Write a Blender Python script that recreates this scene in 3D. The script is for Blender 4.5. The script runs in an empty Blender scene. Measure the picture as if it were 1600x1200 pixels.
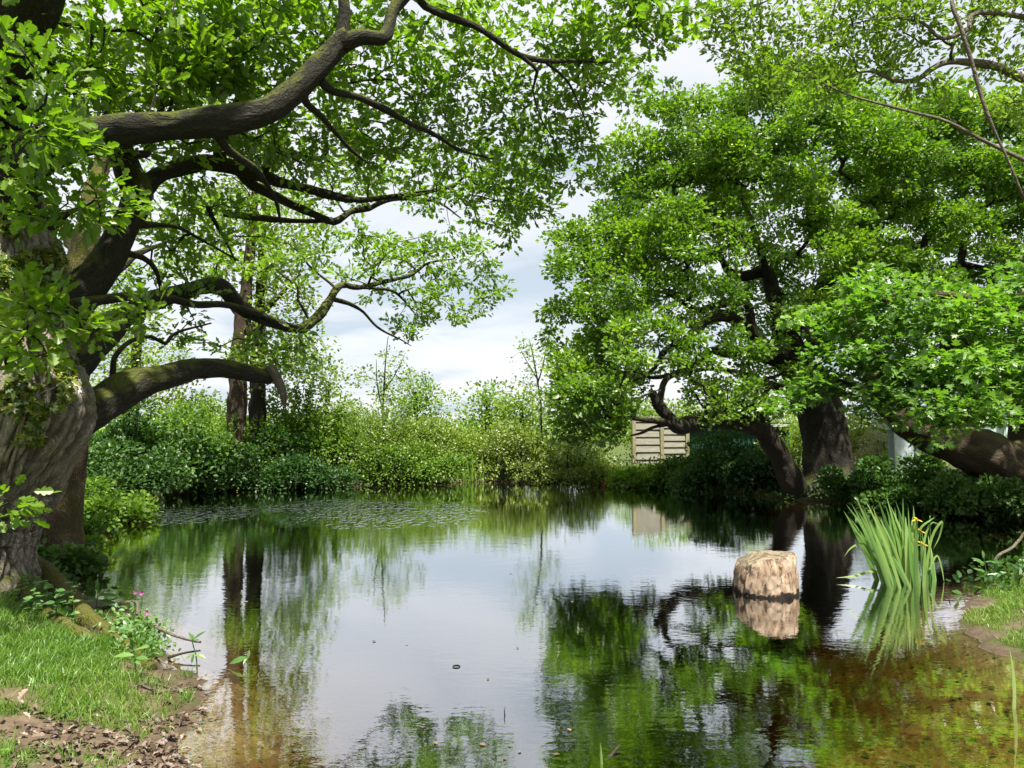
import bpy, math, random
import numpy as np
from mathutils import Vector, Matrix
rng = np.random.default_rng(11)
random.seed(11)
scene = bpy.context.scene
C = scene.collection

# ------------------------------------------------------------------ camera
H = 1.6; F = 1164.0; PITCH = math.radians(3.34)
cam = bpy.data.cameras.new('camera'); cam.sensor_width = 36.0; cam.lens = 36.0 * F / 1600.0
cam.clip_start = 0.05; cam.clip_end = 2000
camo = bpy.data.objects.new('camera', cam); C.objects.link(camo)
camo.location = (0, 0, H); camo.rotation_euler = (math.pi / 2 + PITCH, 0, 0)
scene.camera = camo
# ------------------------------------------------------------------ world
SUN = Vector((0.14, -0.40, 0.92)).normalized()
w = bpy.data.worlds.new('World'); scene.world = w; w.use_nodes = True
nt = w.node_tree; nt.nodes.clear()
N = lambda t: nt.nodes.new(t)
out = N('ShaderNodeOutputWorld'); bg = N('ShaderNodeBackground'); bg.inputs['Strength'].default_value = 0.1
sky = N('ShaderNodeTexSky'); sky.sky_type = 'NISHITA'; sky.sun_disc = False
sky.sun_elevation = math.asin(SUN.z); sky.sun_rotation = math.atan2(SUN.x, SUN.y)
tc = N('ShaderNodeTexCoord'); sp = N('ShaderNodeSeparateXYZ'); nt.links.new(tc.outputs['Generated'], sp.inputs[0])
az = N('ShaderNodeMath'); az.operation = 'ABSOLUTE'; nt.links.new(sp.outputs['Z'], az.inputs[0])
ad = N('ShaderNodeMath'); ad.operation = 'ADD'; ad.inputs[1].default_value = 0.16; nt.links.new(az.outputs[0], ad.inputs[0])
dx = N('ShaderNodeMath'); dx.operation = 'DIVIDE'; nt.links.new(sp.outputs['X'], dx.inputs[0]); nt.links.new(ad.outputs[0], dx.inputs[1])
dy = N('ShaderNodeMath'); dy.operation = 'DIVIDE'; nt.links.new(sp.outputs['Y'], dy.inputs[0]); nt.links.new(ad.outputs[0], dy.inputs[1])
cb = N('ShaderNodeCombineXYZ'); nt.links.new(dx.outputs[0], cb.inputs[0]); nt.links.new(dy.outputs[0], cb.inputs[1]); cb.inputs[2].default_value = 20.5
n1 = N('ShaderNodeTexNoise'); n1.inputs['Scale'].default_value = 1.15; n1.inputs['Detail'].default_value = 7; n1.inputs['Roughness'].default_value = 0.55
n1.inputs['Distortion'].default_value = 0.5
nt.links.new(cb.outputs[0], n1.inputs['Vector'])
r1 = N('ShaderNodeValToRGB'); e = r1.color_ramp.elements
e[0].position = 0.36; e[0].color = (2.35, 2.68, 3.02, 1); e[1].position = 0.58; e[1].color = (3.62, 3.66, 3.78, 1)
m_ = r1.color_ramp.elements.new(0.48); m_.color = (3.30, 3.42, 3.62, 1)
nt.links.new(n1.outputs['Fac'], r1.inputs[0])
mx = N('ShaderNodeMix'); mx.data_type = 'RGBA'; mx.inputs['Factor'].default_value = 0.92
nt.links.new(sky.outputs[0], mx.inputs['A']); nt.links.new(r1.outputs[0], mx.inputs['B'])
nt.links.new(mx.outputs['Result'], bg.inputs['Color']); nt.links.new(bg.outputs[0], out.inputs['Surface'])
# ------------------------------------------------------------------ sun, exposure
sl = bpy.data.lights.new('sun', 'SUN'); sl.energy = 4.6; sl.angle = math.radians(1.5); sl.color = (1.0, 0.95, 0.86)
so = bpy.data.objects.new('sun', sl); C.objects.link(so)
so.rotation_euler = SUN.to_track_quat('Z', 'Y').to_euler(); so.location = (0, 0, 60)
scene.view_settings.view_transform = 'Standard'
try: scene.view_settings.look = 'None'
except Exception: pass
scene.view_settings.exposure = 1.46; scene.view_settings.gamma = 1.0; scene.view_settings.use_curve_mapping = False
cy = scene.cycles
cy.max_bounces = 10; cy.diffuse_bounces = 3; cy.glossy_bounces = 4; cy.transmission_bounces = 5; cy.transparent_max_bounces = 8; cy.volume_bounces = 0
cy.use_denoising = True; cy.caustics_reflective = False; cy.caustics_refractive = False
cy.sample_clamp_indirect = 6.0

# ================================================================== helpers
CP, SP_ = math.cos(PITCH), math.sin(PITCH)
def raydir(px, py):
    u = (px - 800) / F; v = (600 - py) / F
    return np.array([u, CP - v * SP_, SP_ + v * CP])
def P(px, py, D):
    d = raydir(px, py); return np.array([0, 0, H]) + d * (D / d[1])
def G(px, py, z=0.0):
    d = raydir(px, py); return np.array([0, 0, H]) + d * ((z - H) / d[2])
def project(p):
    p = np.asarray(p, float) - np.array([0, 0, H])
    f = p[..., 1] * CP + p[..., 2] * SP_; v = -p[..., 1] * SP_ + p[..., 2] * CP
    return 800 + F * p[..., 0] / f, 600 - F * v / f, f

def _hash(ix, iy, iz, seed):
    h = (ix.astype(np.int64) * 374761393 + iy.astype(np.int64) * 668265263 + iz.astype(np.int64) * 2147483647 + seed * 1274126177) & 0xFFFFFFFF
    h = ((h ^ (h >> 13)) * 1274126177) & 0xFFFFFFFF
    h = (h ^ (h >> 16)) & 0xFFFF
    return h / 65535.0
def vnoise(p, seed=0):
    p = np.asarray(p, float); i = np.floor(p); f = p - i; f = f * f * (3 - 2 * f)
    x, y, z = i[..., 0], i[..., 1], i[..., 2]
    r = 0
    for a in (0, 1):
        for b in (0, 1):
            for c in (0, 1):
                wt = (f[..., 0] if a else 1 - f[..., 0]) * (f[..., 1] if b else 1 - f[..., 1]) * (f[..., 2] if c else 1 - f[..., 2])
                r = r + wt * _hash(x + a, y + b, z + c, seed)
    return r
def fbm(p, oct=4, seed=0):
    p = np.asarray(p, float); r = 0; a = 0.5
    for k in range(oct):
        r = r + a * vnoise(p * 2 ** k + k * 7.3, seed + k); a *= 0.5
    return r / (1 - 0.5 ** oct)
def unit(v): return v / np.maximum(np.linalg.norm(v, axis=-1, keepdims=True), 1e-9)

def tag(o, label=None, cat=None, group=None, kind=None):
    if label: o['label'] = label
    if cat: o['category'] = cat
    if group: o['group'] = group
    if kind: o['kind'] = kind
    return o
def empty(name, loc, label=None, cat=None, group=None):
    o = bpy.data.objects.new(name, None); C.objects.link(o); o.location = Vector(loc); o.empty_display_size = 0.3
    return tag(o, label, cat, group)
def link(name, me, parent=None):
    o = bpy.data.objects.new(name, me); C.objects.link(o)
    if parent is not None:
        o.parent = parent
        o.matrix_parent_inverse = Matrix.Translation(-world_loc(parent))
    return o
def world_loc(o):
    v = Vector(o.location)
    return v
def mesh_np(name, V, faces, mat, attrs=None, smooth=True):
    """faces: list of int arrays (n,k)"""
    me = bpy.data.meshes.new(name)
    V = np.asarray(V, np.float32)
    loops = np.concatenate([f.ravel() for f in faces]).astype(np.int32)
    tot = np.concatenate([np.full(len(f), f.shape[1], np.int32) for f in faces])
    st = np.concatenate([[0], np.cumsum(tot)[:-1]]).astype(np.int32)
    me.vertices.add(len(V)); me.vertices.foreach_set('co', V.ravel())
    me.loops.add(len(loops)); me.loops.foreach_set('vertex_index', loops)
    me.polygons.add(len(tot)); me.polygons.foreach_set('loop_start', st)
    me.polygons.foreach_set('use_smooth', np.full(len(tot), bool(smooth)))
    me.update(calc_edges=True)
    for k, a in (attrs or {}).items():
        a = np.asarray(a, np.float32)
        if a.ndim == 1:
            at = me.attributes.new(k, 'FLOAT', 'POINT'); at.data.foreach_set('value', a)
        else:
            at = me.attributes.new(k, 'FLOAT_VECTOR', 'POINT'); at.data.foreach_set('vector', a.ravel())
    if mat is not None: me.materials.append(mat)
    return me

# ---------------------------------------------------------------- curves and tubes
def catmull(pts, step):
    pts = np.asarray(pts, float)
    n = len(pts)
    if n < 3:
        k = max(2, int(np.linalg.norm(pts[1, :3] - pts[0, :3]) / step) + 1)
        t = np.linspace(0, 1, k)[:, None]; return pts[0] * (1 - t) + pts[1] * t
    ext = np.vstack([2 * pts[0] - pts[1], pts, 2 * pts[-1] - pts[-2]])
    outp = []
    for i in range(1, n):
        p0, p1, p2, p3 = ext[i - 1], ext[i], ext[i + 1], ext[i + 2]
        k = max(1, int(np.ceil(np.linalg.norm(p2[:3] - p1[:3]) / step)))
        t = (np.arange(k) / k)[:, None]
        outp.append(0.5 * ((2 * p1) + (-p0 + p2) * t + (2 * p0 - 5 * p1 + 4 * p2 - p3) * t ** 2 + (-p0 + 3 * p1 - 3 * p2 + p3) * t ** 3))
    outp.append(pts[-1][None]); return np.vstack(outp)
class Tubes:
    def __init__(s): s.V = []; s.Q = []; s.T = []; s.B = []; s.n = 0
    def add(s, pts, rad, sides, cap=True, disp=None, seed=0.0, squash=1.0):
        pts = np.asarray(pts, float); m = len(pts)
        if m < 2: return
        rad = np.broadcast_to(np.asarray(rad, float), (m,))
        tan = unit(np.gradient(pts, axis=0))
        ref = np.array([0, 0, 1.0]) if abs(tan[0][2]) < 0.9 else np.array([1.0, 0, 0])
        nn = ref - tan[0] * np.dot(ref, tan[0]); nn /= np.linalg.norm(nn)
        Ns = np.empty((m, 3)); Ns[0] = nn
        for i in range(1, m):
            nn = nn - tan[i] * np.dot(nn, tan[i]); nn /= max(np.linalg.norm(nn), 1e-9); Ns[i] = nn
        Bs = np.cross(tan, Ns)
        th = np.arange(sides) / sides * 2 * math.pi
        c, si = np.cos(th), np.sin(th)
        dirs = Ns[:, None] * c[None, :, None] + Bs[:, None] * si[None, :, None] * squash
        ln = np.concatenate([[0], np.cumsum(np.linalg.norm(np.diff(pts, axis=0), axis=1))])
        bark = np.empty((m, sides, 3))
        bark[..., 0] = c[None] * rad[:, None] + seed; bark[..., 1] = si[None] * rad[:, None] + seed * 1.7; bark[..., 2] = ln[:, None] + seed * 3.1
        R = np.repeat(rad[:, None], sides, 1)
        if disp is not None: R = R + disp(bark, th[None, :] + np.zeros((m, 1)), ln[:, None] + np.zeros((1, sides)), pts[:, None] + dirs * R[..., None])
        V = pts[:, None] + dirs * R[..., None]
        idx = np.arange(m * sides).reshape(m, sides) + s.n
        a = idx[:-1]; b = idx[1:]
        s.Q.append(np.stack([a, np.roll(a, -1, 1), np.roll(b, -1, 1), b], -1).reshape(-1, 4))
        s.V.append(V.reshape(-1, 3)); s.B.append(bark.reshape(-1, 3)); s.n += m * sides
        if cap:
            for ring, p, fl in ((idx[0], pts[0], True), (idx[-1], pts[-1], False)):
                s.V.append(p[None]); s.B.append(np.array([[seed, seed, 0]]))
                nx = np.roll(ring, -1); ci = np.full(sides, s.n)
                s.T.append(np.stack([nx, ring, ci] if fl else [ring, nx, ci], -1)); s.n += 1
    def build(s, name, mat, parent=None, smooth=True):
        f = []
        if s.Q: f.append(np.vstack(s.Q))
        if s.T: f.append(np.vstack(s.T))
        return link(name, mesh_np(name, np.vstack(s.V), f, mat, {'bark': np.vstack(s.B)}, smooth), parent)
    def cat(s): return np.vstack(s.V)

# ---------------------------------------------------------------- leaves
def _tmpl(half, mids, tris_l, zed=0.25):
    """half outline (x,y) on the +x side; mids y on the midrib; tris with ('m',i)/('o',i)"""
    V = [(0, y, 0) for y in mids] + [(x, y, x * zed) for x, y in half] + [(-x, y, x * zed) for x, y in half]
    nm, nh = len(mids), len(half)
    T = []
    for t in tris_l:
        r = [i if k == 'm' else nm + i for k, i in t]; l = [i if k == 'm' else nm + nh + i for k, i in t]
        T.append(r); T.append(l[::-1])
    return np.array(V, float), np.array(T)
M, O = 'm', 'o'
OAK = _tmpl([(.20, .26), (.11, .37), (.28, .58), (.15, .72)], [0, .45, 1.0],
            [((M, 0), (O, 0), (M, 1)), ((O, 0), (O, 1), (M, 1)), ((O, 1), (O, 2), (M, 1)), ((O, 2), (O, 3), (M, 1)), ((O, 3), (M, 2), (M, 1))])
OAK_HI = _tmpl([(.05, .06), (.16, .17), (.19, .25), (.10, .32), (.20, .42), (.28, .50), (.27, .58), (.15, .64), (.23, .72), (.23, .82), (.12, .94)], [0, .36, .66, 1.0],
            [((M, 0), (O, 0), (M, 1)), ((O, 0), (O, 1), (M, 1)), ((O, 1), (O, 2), (M, 1)), ((O, 2), (O, 3), (M, 1)), ((O, 3), (O, 4), (M, 1)), ((O, 4), (M, 2), (M, 1)),
             ((O, 4), (O, 5), (M, 2)), ((O, 5), (O, 6), (M, 2)), ((O, 6), (O, 7), (M, 2)), ((O, 7), (O, 8), (M, 2)), ((O, 8), (M, 3), (M, 2)), ((O, 8), (O, 9), (M, 3)), ((O, 9), (O, 10), (M, 3))])
MAPLE = _tmpl([(.30, .05), (.50, .22), (.24, .34), (.46, .66), (.17, .60)], [0, .4, 1.0],
            [((M, 0), (O, 0), (M, 1)), ((O, 0), (O, 1), (O, 2)), ((O, 0), (O, 2), (M, 1)), ((O, 2), (O, 3), (O, 4)), ((O, 2), (O, 4), (M, 1)), ((O, 4), (M, 2), (M, 1))], .12)
HEX = _tmpl([(.28, .35), (.25, .75)], [0, 1.0], [((M, 0), (O, 0), (O, 1)), ((M, 0), (O, 1), (M, 1))])
DIA = (np.array([(0, 0, 0), (.34, .55, .07), (0, 1, 0), (-.34, .55, .07)], float), np.array([(0, 1, 2), (0, 2, 3)]))
LANCE = _tmpl([(.07, .12), (.14, .4), (.11, .7)], [0, .45, 1.0],
            [((M, 0), (O, 0), (M, 1)), ((O, 0), (O, 1), (M, 1)), ((O, 1), (O, 2), (M, 1)), ((O, 2), (M, 2), (M, 1))])
ASH = _tmpl([(.22, .3), (.2, .7)], [0, 1.0], [((M, 0), (O, 0), (O, 1)), ((M, 0), (O, 1), (M, 1))])
def frames(d, n):
    d = unit(d); n = unit(n - d * np.sum(n * d, -1, keepdims=True)); s = np.cross(d, n)
    return s, d, n
def leaves_mesh(name, tm, pos, d, n, size, tint, mat):
    V, T = tm; s, d, n = frames(d, n)
    k = len(V); N_ = len(pos)
    W = pos[:, None] + size[:, None, None] * (s[:, None] * V[None, :, 0, None] + d[:, None] * V[None, :, 1, None] + n[:, None] * V[None, :, 2, None])
    Fc = (T[None] + (np.arange(N_) * k)[:, None, None]).reshape(-1, 3)
    return mesh_np(name, W.reshape(-1, 3), [Fc], mat, {'tint': np.repeat(tint, k)}, smooth=False)
def leaves_mesh2(name, tms, mask, pos, d, n, size, tint, mat):
    """one mesh: leaves under MASK use the finer outline tms[0], the others tms[1]"""
    s, d, n = frames(d, n); Vs, Fs, Ts, base = [], [], [], 0
    for (V, T), mk in ((tms[0], mask), (tms[1], ~mask)):
        k = len(V); q = np.nonzero(mk)[0]
        W = pos[q][:, None] + size[q][:, None, None] * (s[q][:, None] * V[None, :, 0, None] + d[q][:, None] * V[None, :, 1, None] + n[q][:, None] * V[None, :, 2, None])
        Vs.append(W.reshape(-1, 3)); Fs.append((T[None] + (np.arange(len(q)) * k)[:, None, None]).reshape(-1, 3) + base); Ts.append(np.repeat(tint[q], k)); base += k * len(q)
    return mesh_np(name, np.vstack(Vs), [np.vstack(Fs)], mat, {'tint': np.concatenate(Ts)}, smooth=False)
LEAF_SHARED = {}
def single_leaves(parent, tm, key, pos, d, n, size, tint, mats, name='leaf'):
    """each leaf an object of its own; alike leaves share mesh data"""
    s, d, n = frames(d, n)
    loc = np.array(world_loc(parent))
    for i in range(len(pos)):
        q = int(np.clip(tint[i] * 5, 0, 4)); kk = (key, q)
        if kk not in LEAF_SHARED:
            LEAF_SHARED[kk] = mesh_np('leaf', tm[0], [tm[1]], mats, {'tint': np.full(len(tm[0]), (q + .5) / 5)}, smooth=False)
        o = bpy.data.objects.new(name, LEAF_SHARED[kk]); C.objects.link(o); o.parent = parent
        m = Matrix.Identity(4)
        for c_, vv in enumerate((s[i], d[i], n[i])):
            for r_ in range(3): m[r_][c_] = vv[r_] * size[i]
        for r_ in range(3): m[r_][3] = pos[i][r_] - loc[r_]
        o.matrix_local = m

# ---------------------------------------------------------------- materials
def new_mat(name):
    m = bpy.data.materials.new(name); m.use_nodes = True; m.node_tree.nodes.clear(); return m, m.node_tree
def ramp(nt, stops, src):
    r = nt.nodes.new('ShaderNodeValToRGB'); el = r.color_ramp.elements
    el[0].position, el[0].color = stops[0][0], (*stops[0][1], 1); el[1].position, el[1].color = stops[-1][0], (*stops[-1][1], 1)
    for p, c in stops[1:-1]:
        e = el.new(p); e.color = (*c, 1)
    nt.links.new(src, r.inputs[0]); return r.outputs[0]
def noise(nt, vec, scale, detail=4, rough=.5, dist=0.0):
    n = nt.nodes.new('ShaderNodeTexNoise'); n.inputs['Scale'].default_value = scale; n.inputs['Detail'].default_value = detail
    n.inputs['Roughness'].default_value = rough; n.inputs['Distortion'].default_value = dist
    if vec is not None: nt.links.new(vec, n.inputs['Vector'])
    return n.outputs['Fac']
def attr(nt, name):
    a = nt.nodes.new('ShaderNodeAttribute'); a.attribute_name = name; return a
def mapping(nt, vec, scale, loc=(0, 0, 0)):
    m = nt.nodes.new('ShaderNodeMapping'); m.inputs['Scale'].default_value = scale; m.inputs['Location'].default_value = loc
    nt.links.new(vec, m.inputs['Vector']); return m.outputs[0]
def mixc(nt, fac, a, b, mode='MIX'):
    m = nt.nodes.new('ShaderNodeMix'); m.data_type = 'RGBA'; m.blend_type = mode
    for sock, v in (('Factor', fac), ('A', a), ('B', b)):
        s = m.inputs[sock]
        if hasattr(v, 'is_output'): nt.links.new(v, s)
        else: s.default_value = v if sock == 'Factor' else (*v, 1)
    return m.outputs['Result']
def math_(nt, op, a, b=None):
    m = nt.nodes.new('ShaderNodeMath'); m.operation = op
    for i, v in enumerate((a, b)):
        if v is None: continue
        if hasattr(v, 'is_output'): nt.links.new(v, m.inputs[i])
        else: m.inputs[i].default_value = v
    return m.outputs[0]
def bump(nt, h, strength, dist):
    b = nt.nodes.new('ShaderNodeBump'); b.inputs['Strength'].default_value = strength; b.inputs['Distance'].default_value = dist
    nt.links.new(h, b.inputs['Height']); return b.outputs[0]
def pbsdf(nt, col, rough=.8, normal=None, spec=.3):
    b = nt.nodes.new('ShaderNodeBsdfPrincipled'); o = nt.nodes.new('ShaderNodeOutputMaterial')
    if hasattr(col, 'is_output'): nt.links.new(col, b.inputs['Base Color'])
    else: b.inputs['Base Color'].default_value = (*col, 1)
    if hasattr(rough, 'is_output'): nt.links.new(rough, b.inputs['Roughness'])
    else: b.inputs['Roughness'].default_value = rough
    b.inputs['Specular IOR Level'].default_value = spec
    if normal is not None: nt.links.new(normal, b.inputs['Normal'])
    nt.links.new(b.outputs[0], o.inputs['Surface']); return b
def leaf_mat(name, dark, mid, light, trans=.45, tcol=(1.15, 1.35, .35), rough=.42, gloss=.035):
    m, nt = new_mat(name)
    t = attr(nt, 'tint').outputs['Fac']
    col = ramp(nt, [(0, dark), (.5, mid), (1, light)], t)
    d = nt.nodes.new('ShaderNodeBsdfDiffuse'); nt.links.new(col, d.inputs[0])
    tr = nt.nodes.new('ShaderNodeBsdfTranslucent'); nt.links.new(mixc(nt, 1.0, col, tcol, 'MULTIPLY'), tr.inputs[0])
    mx = nt.nodes.new('ShaderNodeMixShader'); mx.inputs[0].default_value = trans
    nt.links.new(d.outputs[0], mx.inputs[1]); nt.links.new(tr.outputs[0], mx.inputs[2])
    g = nt.nodes.new('ShaderNodeBsdfGlossy'); g.inputs['Roughness'].default_value = rough; g.inputs['Color'].default_value = (1, 1, 1, 1)
    m2 = nt.nodes.new('ShaderNodeMixShader'); m2.inputs[0].default_value = gloss; nt.links.new(mx.outputs[0], m2.inputs[1]); nt.links.new(g.outputs[0], m2.inputs[2])
    o = nt.nodes.new('ShaderNodeOutputMaterial'); nt.links.new(m2.outputs[0], o.inputs['Surface']); return m
def bark_mat(name, dark, light, scale=13.0, zs=.28, moss=(.10, .115, .02), moss_amt=.5, bstr=.9, mth=.62):
    m, nt = new_mat(name)
    b = attr(nt, 'bark').outputs['Vector']
    dn = nt.nodes.new('ShaderNodeTexNoise'); dn.inputs['Scale'].default_value = 4.0; dn.inputs['Detail'].default_value = 3; nt.links.new(b, dn.inputs['Vector'])
    va = nt.nodes.new('ShaderNodeVectorMath'); va.operation = 'MULTIPLY_ADD'; va.inputs[1].default_value = (.22, .22, .22)
    nt.links.new(dn.outputs['Color'], va.inputs[0]); nt.links.new(b, va.inputs[2])
    mp = mapping(nt, va.outputs[0], (1, 1, zs))
    vo = nt.nodes.new('ShaderNodeTexVoronoi'); vo.feature = 'DISTANCE_TO_EDGE'; vo.inputs['Scale'].default_value = scale; nt.links.new(mp, vo.inputs['Vector'])
    crack = math_(nt, 'MULTIPLY', vo.outputs['Distance'], 2.6)
    rg = noise(nt, mapping(nt, va.outputs[0], (1, 1, zs * .7)), scale * .55, 3, .55, .8)
    rg = math_(nt, 'MULTIPLY', math_(nt, 'ABSOLUTE', math_(nt, 'SUBTRACT', rg, .5)), 9.0)
    crack = math_(nt, 'MULTIPLY', math_(nt, 'MINIMUM', crack, 1.0), math_(nt, 'ADD', math_(nt, 'MULTIPLY', math_(nt, 'MINIMUM', rg, 1.0), .75), .25))
    fine = noise(nt, mapping(nt, b, (1, 1, .45)), scale * 3, 5, .6)
    hgt = math_(nt, 'ADD', math_(nt, 'MULTIPLY', math_(nt, 'MINIMUM', crack, 1.0), .6), fine)
    tone = math_(nt, 'MULTIPLY', hgt, .85)
    col = ramp(nt, [(.15, dark), (.62, tuple(.5 * (a + c) for a, c in zip(dark, light))), (1, light)], tone)
    col = mixc(nt, math_(nt, 'MULTIPLY', attr(nt, 'fissure').outputs['Fac'], .9), col, dark)
    big = noise(nt, b, 1.7, 4, .6)
    col = mixc(nt, ramp(nt, [(.4, (0, 0, 0)), (.7, (.5, .5, .5))], big), col, tuple(x * .55 for x in light))
    ge = nt.nodes.new('ShaderNodeNewGeometry'); sz = nt.nodes.new('ShaderNodeSeparateXYZ'); nt.links.new(ge.outputs['Normal'], sz.inputs[0])
    mn = noise(nt, b, 3.2, 5, .65)
    mm = math_(nt, 'ADD', math_(nt, 'MULTIPLY', sz.outputs['Z'], .35), mn)
    mf = ramp(nt, [(mth, (0, 0, 0)), (mth + .18, (1, 1, 1))], mm)
    mo = noise(nt, b, 60, 3, .6)
    mcol = mixc(nt, mo, tuple(x * .5 for x in moss), tuple(x * 1.6 for x in moss))
    col = mixc(nt, math_(nt, 'MULTIPLY', mf, moss_amt), col, mcol)
    pbsdf(nt, col, .9, bump(nt, hgt, bstr, .03), .15); return m
def plain_mat(name, c1, c2, scale=12, rough=.8, bstr=.3, spec=.3, coord='Object', stretch=(1, 1, 1), bd=.01):
    m, nt = new_mat(name)
    tcn = nt.nodes.new('ShaderNodeTexCoord'); v = mapping(nt, tcn.outputs[coord], stretch)
    n = noise(nt, v, scale, 6, .62)
    col = ramp(nt, [(.3, c1), (.7, c2)], n)
    pbsdf(nt, col, rough, bump(nt, n, bstr, bd), spec); return m

MAT = {}
MAT['oak_leaf'] = leaf_mat('oak_leaf', (.045, .10, .010), (.145, .252, .018), (.265, .378, .034), .56)
MAT['oak_leaf_far'] = leaf_mat('oak_leaf_far', (.030, .078, .010), (.124, .228, .018), (.26, .375, .034), .5)
MAT['maple_leaf'] = leaf_mat('maple_leaf', (.055, .13, .022), (.14, .27, .04), (.25, .40, .07), .5)
MAT['ash_leaf'] = leaf_mat('ash_leaf', (.08, .14, .02), (.17, .26, .035), (.28, .37, .06), .52)
MAT['pale_leaf'] = leaf_mat('pale_leaf', (.08, .14, .025), (.18, .265, .04), (.29, .37, .07), .5)
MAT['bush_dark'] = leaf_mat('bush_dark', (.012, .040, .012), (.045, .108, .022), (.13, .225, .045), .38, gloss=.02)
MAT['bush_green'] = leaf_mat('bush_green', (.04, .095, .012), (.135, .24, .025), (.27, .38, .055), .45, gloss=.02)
MAT['bush_yellow'] = leaf_mat('bush_yellow', (.10, .16, .02), (.20, .28, .035), (.32, .37, .07), .45)
MAT['bush_olive'] = leaf_mat('bush_olive', (.10, .15, .02), (.19, .26, .04), (.30, .34, .09), .4)
MAT['variegated'] = leaf_mat('variegated', (.16, .20, .04), (.32, .35, .09), (.55, .52, .24), .4)
MAT['blossom'] = leaf_mat('blossom', (.22, .24, .10), (.42, .40, .26), (.6, .57, .45), .4)
MAT['ivy_leaf'] = leaf_mat('ivy_leaf', (.05, .09, .012), (.14, .20, .025), (.30, .30, .04), .4, rough=.35)
MAT['iris_leaf'] = leaf_mat('iris_leaf', (.07, .17, .035), (.15, .30, .06), (.30, .42, .12), .42, (1.2, 1.2, .6), .38)
MAT['herb_leaf'] = leaf_mat('herb_leaf', (.06, .15, .03), (.10, .21, .05), (.17, .28, .07), .4)
MAT['grass'] = leaf_mat('grass', (.045, .115, .012), (.115, .235, .022), (.25, .30, .07), .4)
MAT['petal_yellow'] = leaf_mat('petal_yellow', (.45, .28, .02), (.6, .42, .03), (.7, .55, .06), .4, (1, .9, .5))
MAT['petal_pink'] = leaf_mat('petal_pink', (.35, .08, .22), (.45, .12, .3), (.55, .2, .4), .4, (1, .9, 1))
MAT['dead_leaf'] = leaf_mat('dead_leaf', (.035, .02, .013), (.11, .075, .05), (.25, .19, .14), .15, (1, .8, .5), .5)
MAT['bark_oak'] = bark_mat('bark_oak', (.028, .022, .017), (.62, .55, .44), 30, .3, moss_amt=.8)
MAT['bark_limb'] = bark_mat('bark_limb', (.012, .011, .008), (.058, .056, .040), 26, .25, moss_amt=.75, bstr=1.0, mth=.56)
MAT['bark_twig'] = bark_mat('bark_twig', (.018, .014, .012), (.075, .06, .045), 30, .3, moss_amt=.2)
MAT['bark_far'] = bark_mat('bark_far', (.016, .013, .011), (.052, .045, .034), 22, .25, moss_amt=.5)
MAT['bark_moss'] = bark_mat('bark_moss', (.03, .024, .014), (.20, .15, .09), 24, .25, (.085, .088, .016), .9, mth=.46)
MAT['bark_brown'] = bark_mat('bark_brown', (.035, .024, .014), (.085, .066, .046), 20, .2, moss_amt=.35)
MAT['bark_pale'] = bark_mat('bark_pale', (.10, .08, .06), (.26, .22, .17), 30, .3, moss_amt=.15)
MAT['deadwood'] = bark_mat('deadwood', (.05, .042, .034), (.26, .22, .17), 24, .08, moss_amt=.1)
MAT['vine'] = bark_mat('vine', (.13, .10, .07), (.38, .32, .25), 40, .15, moss_amt=.1, bstr=.4)

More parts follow.
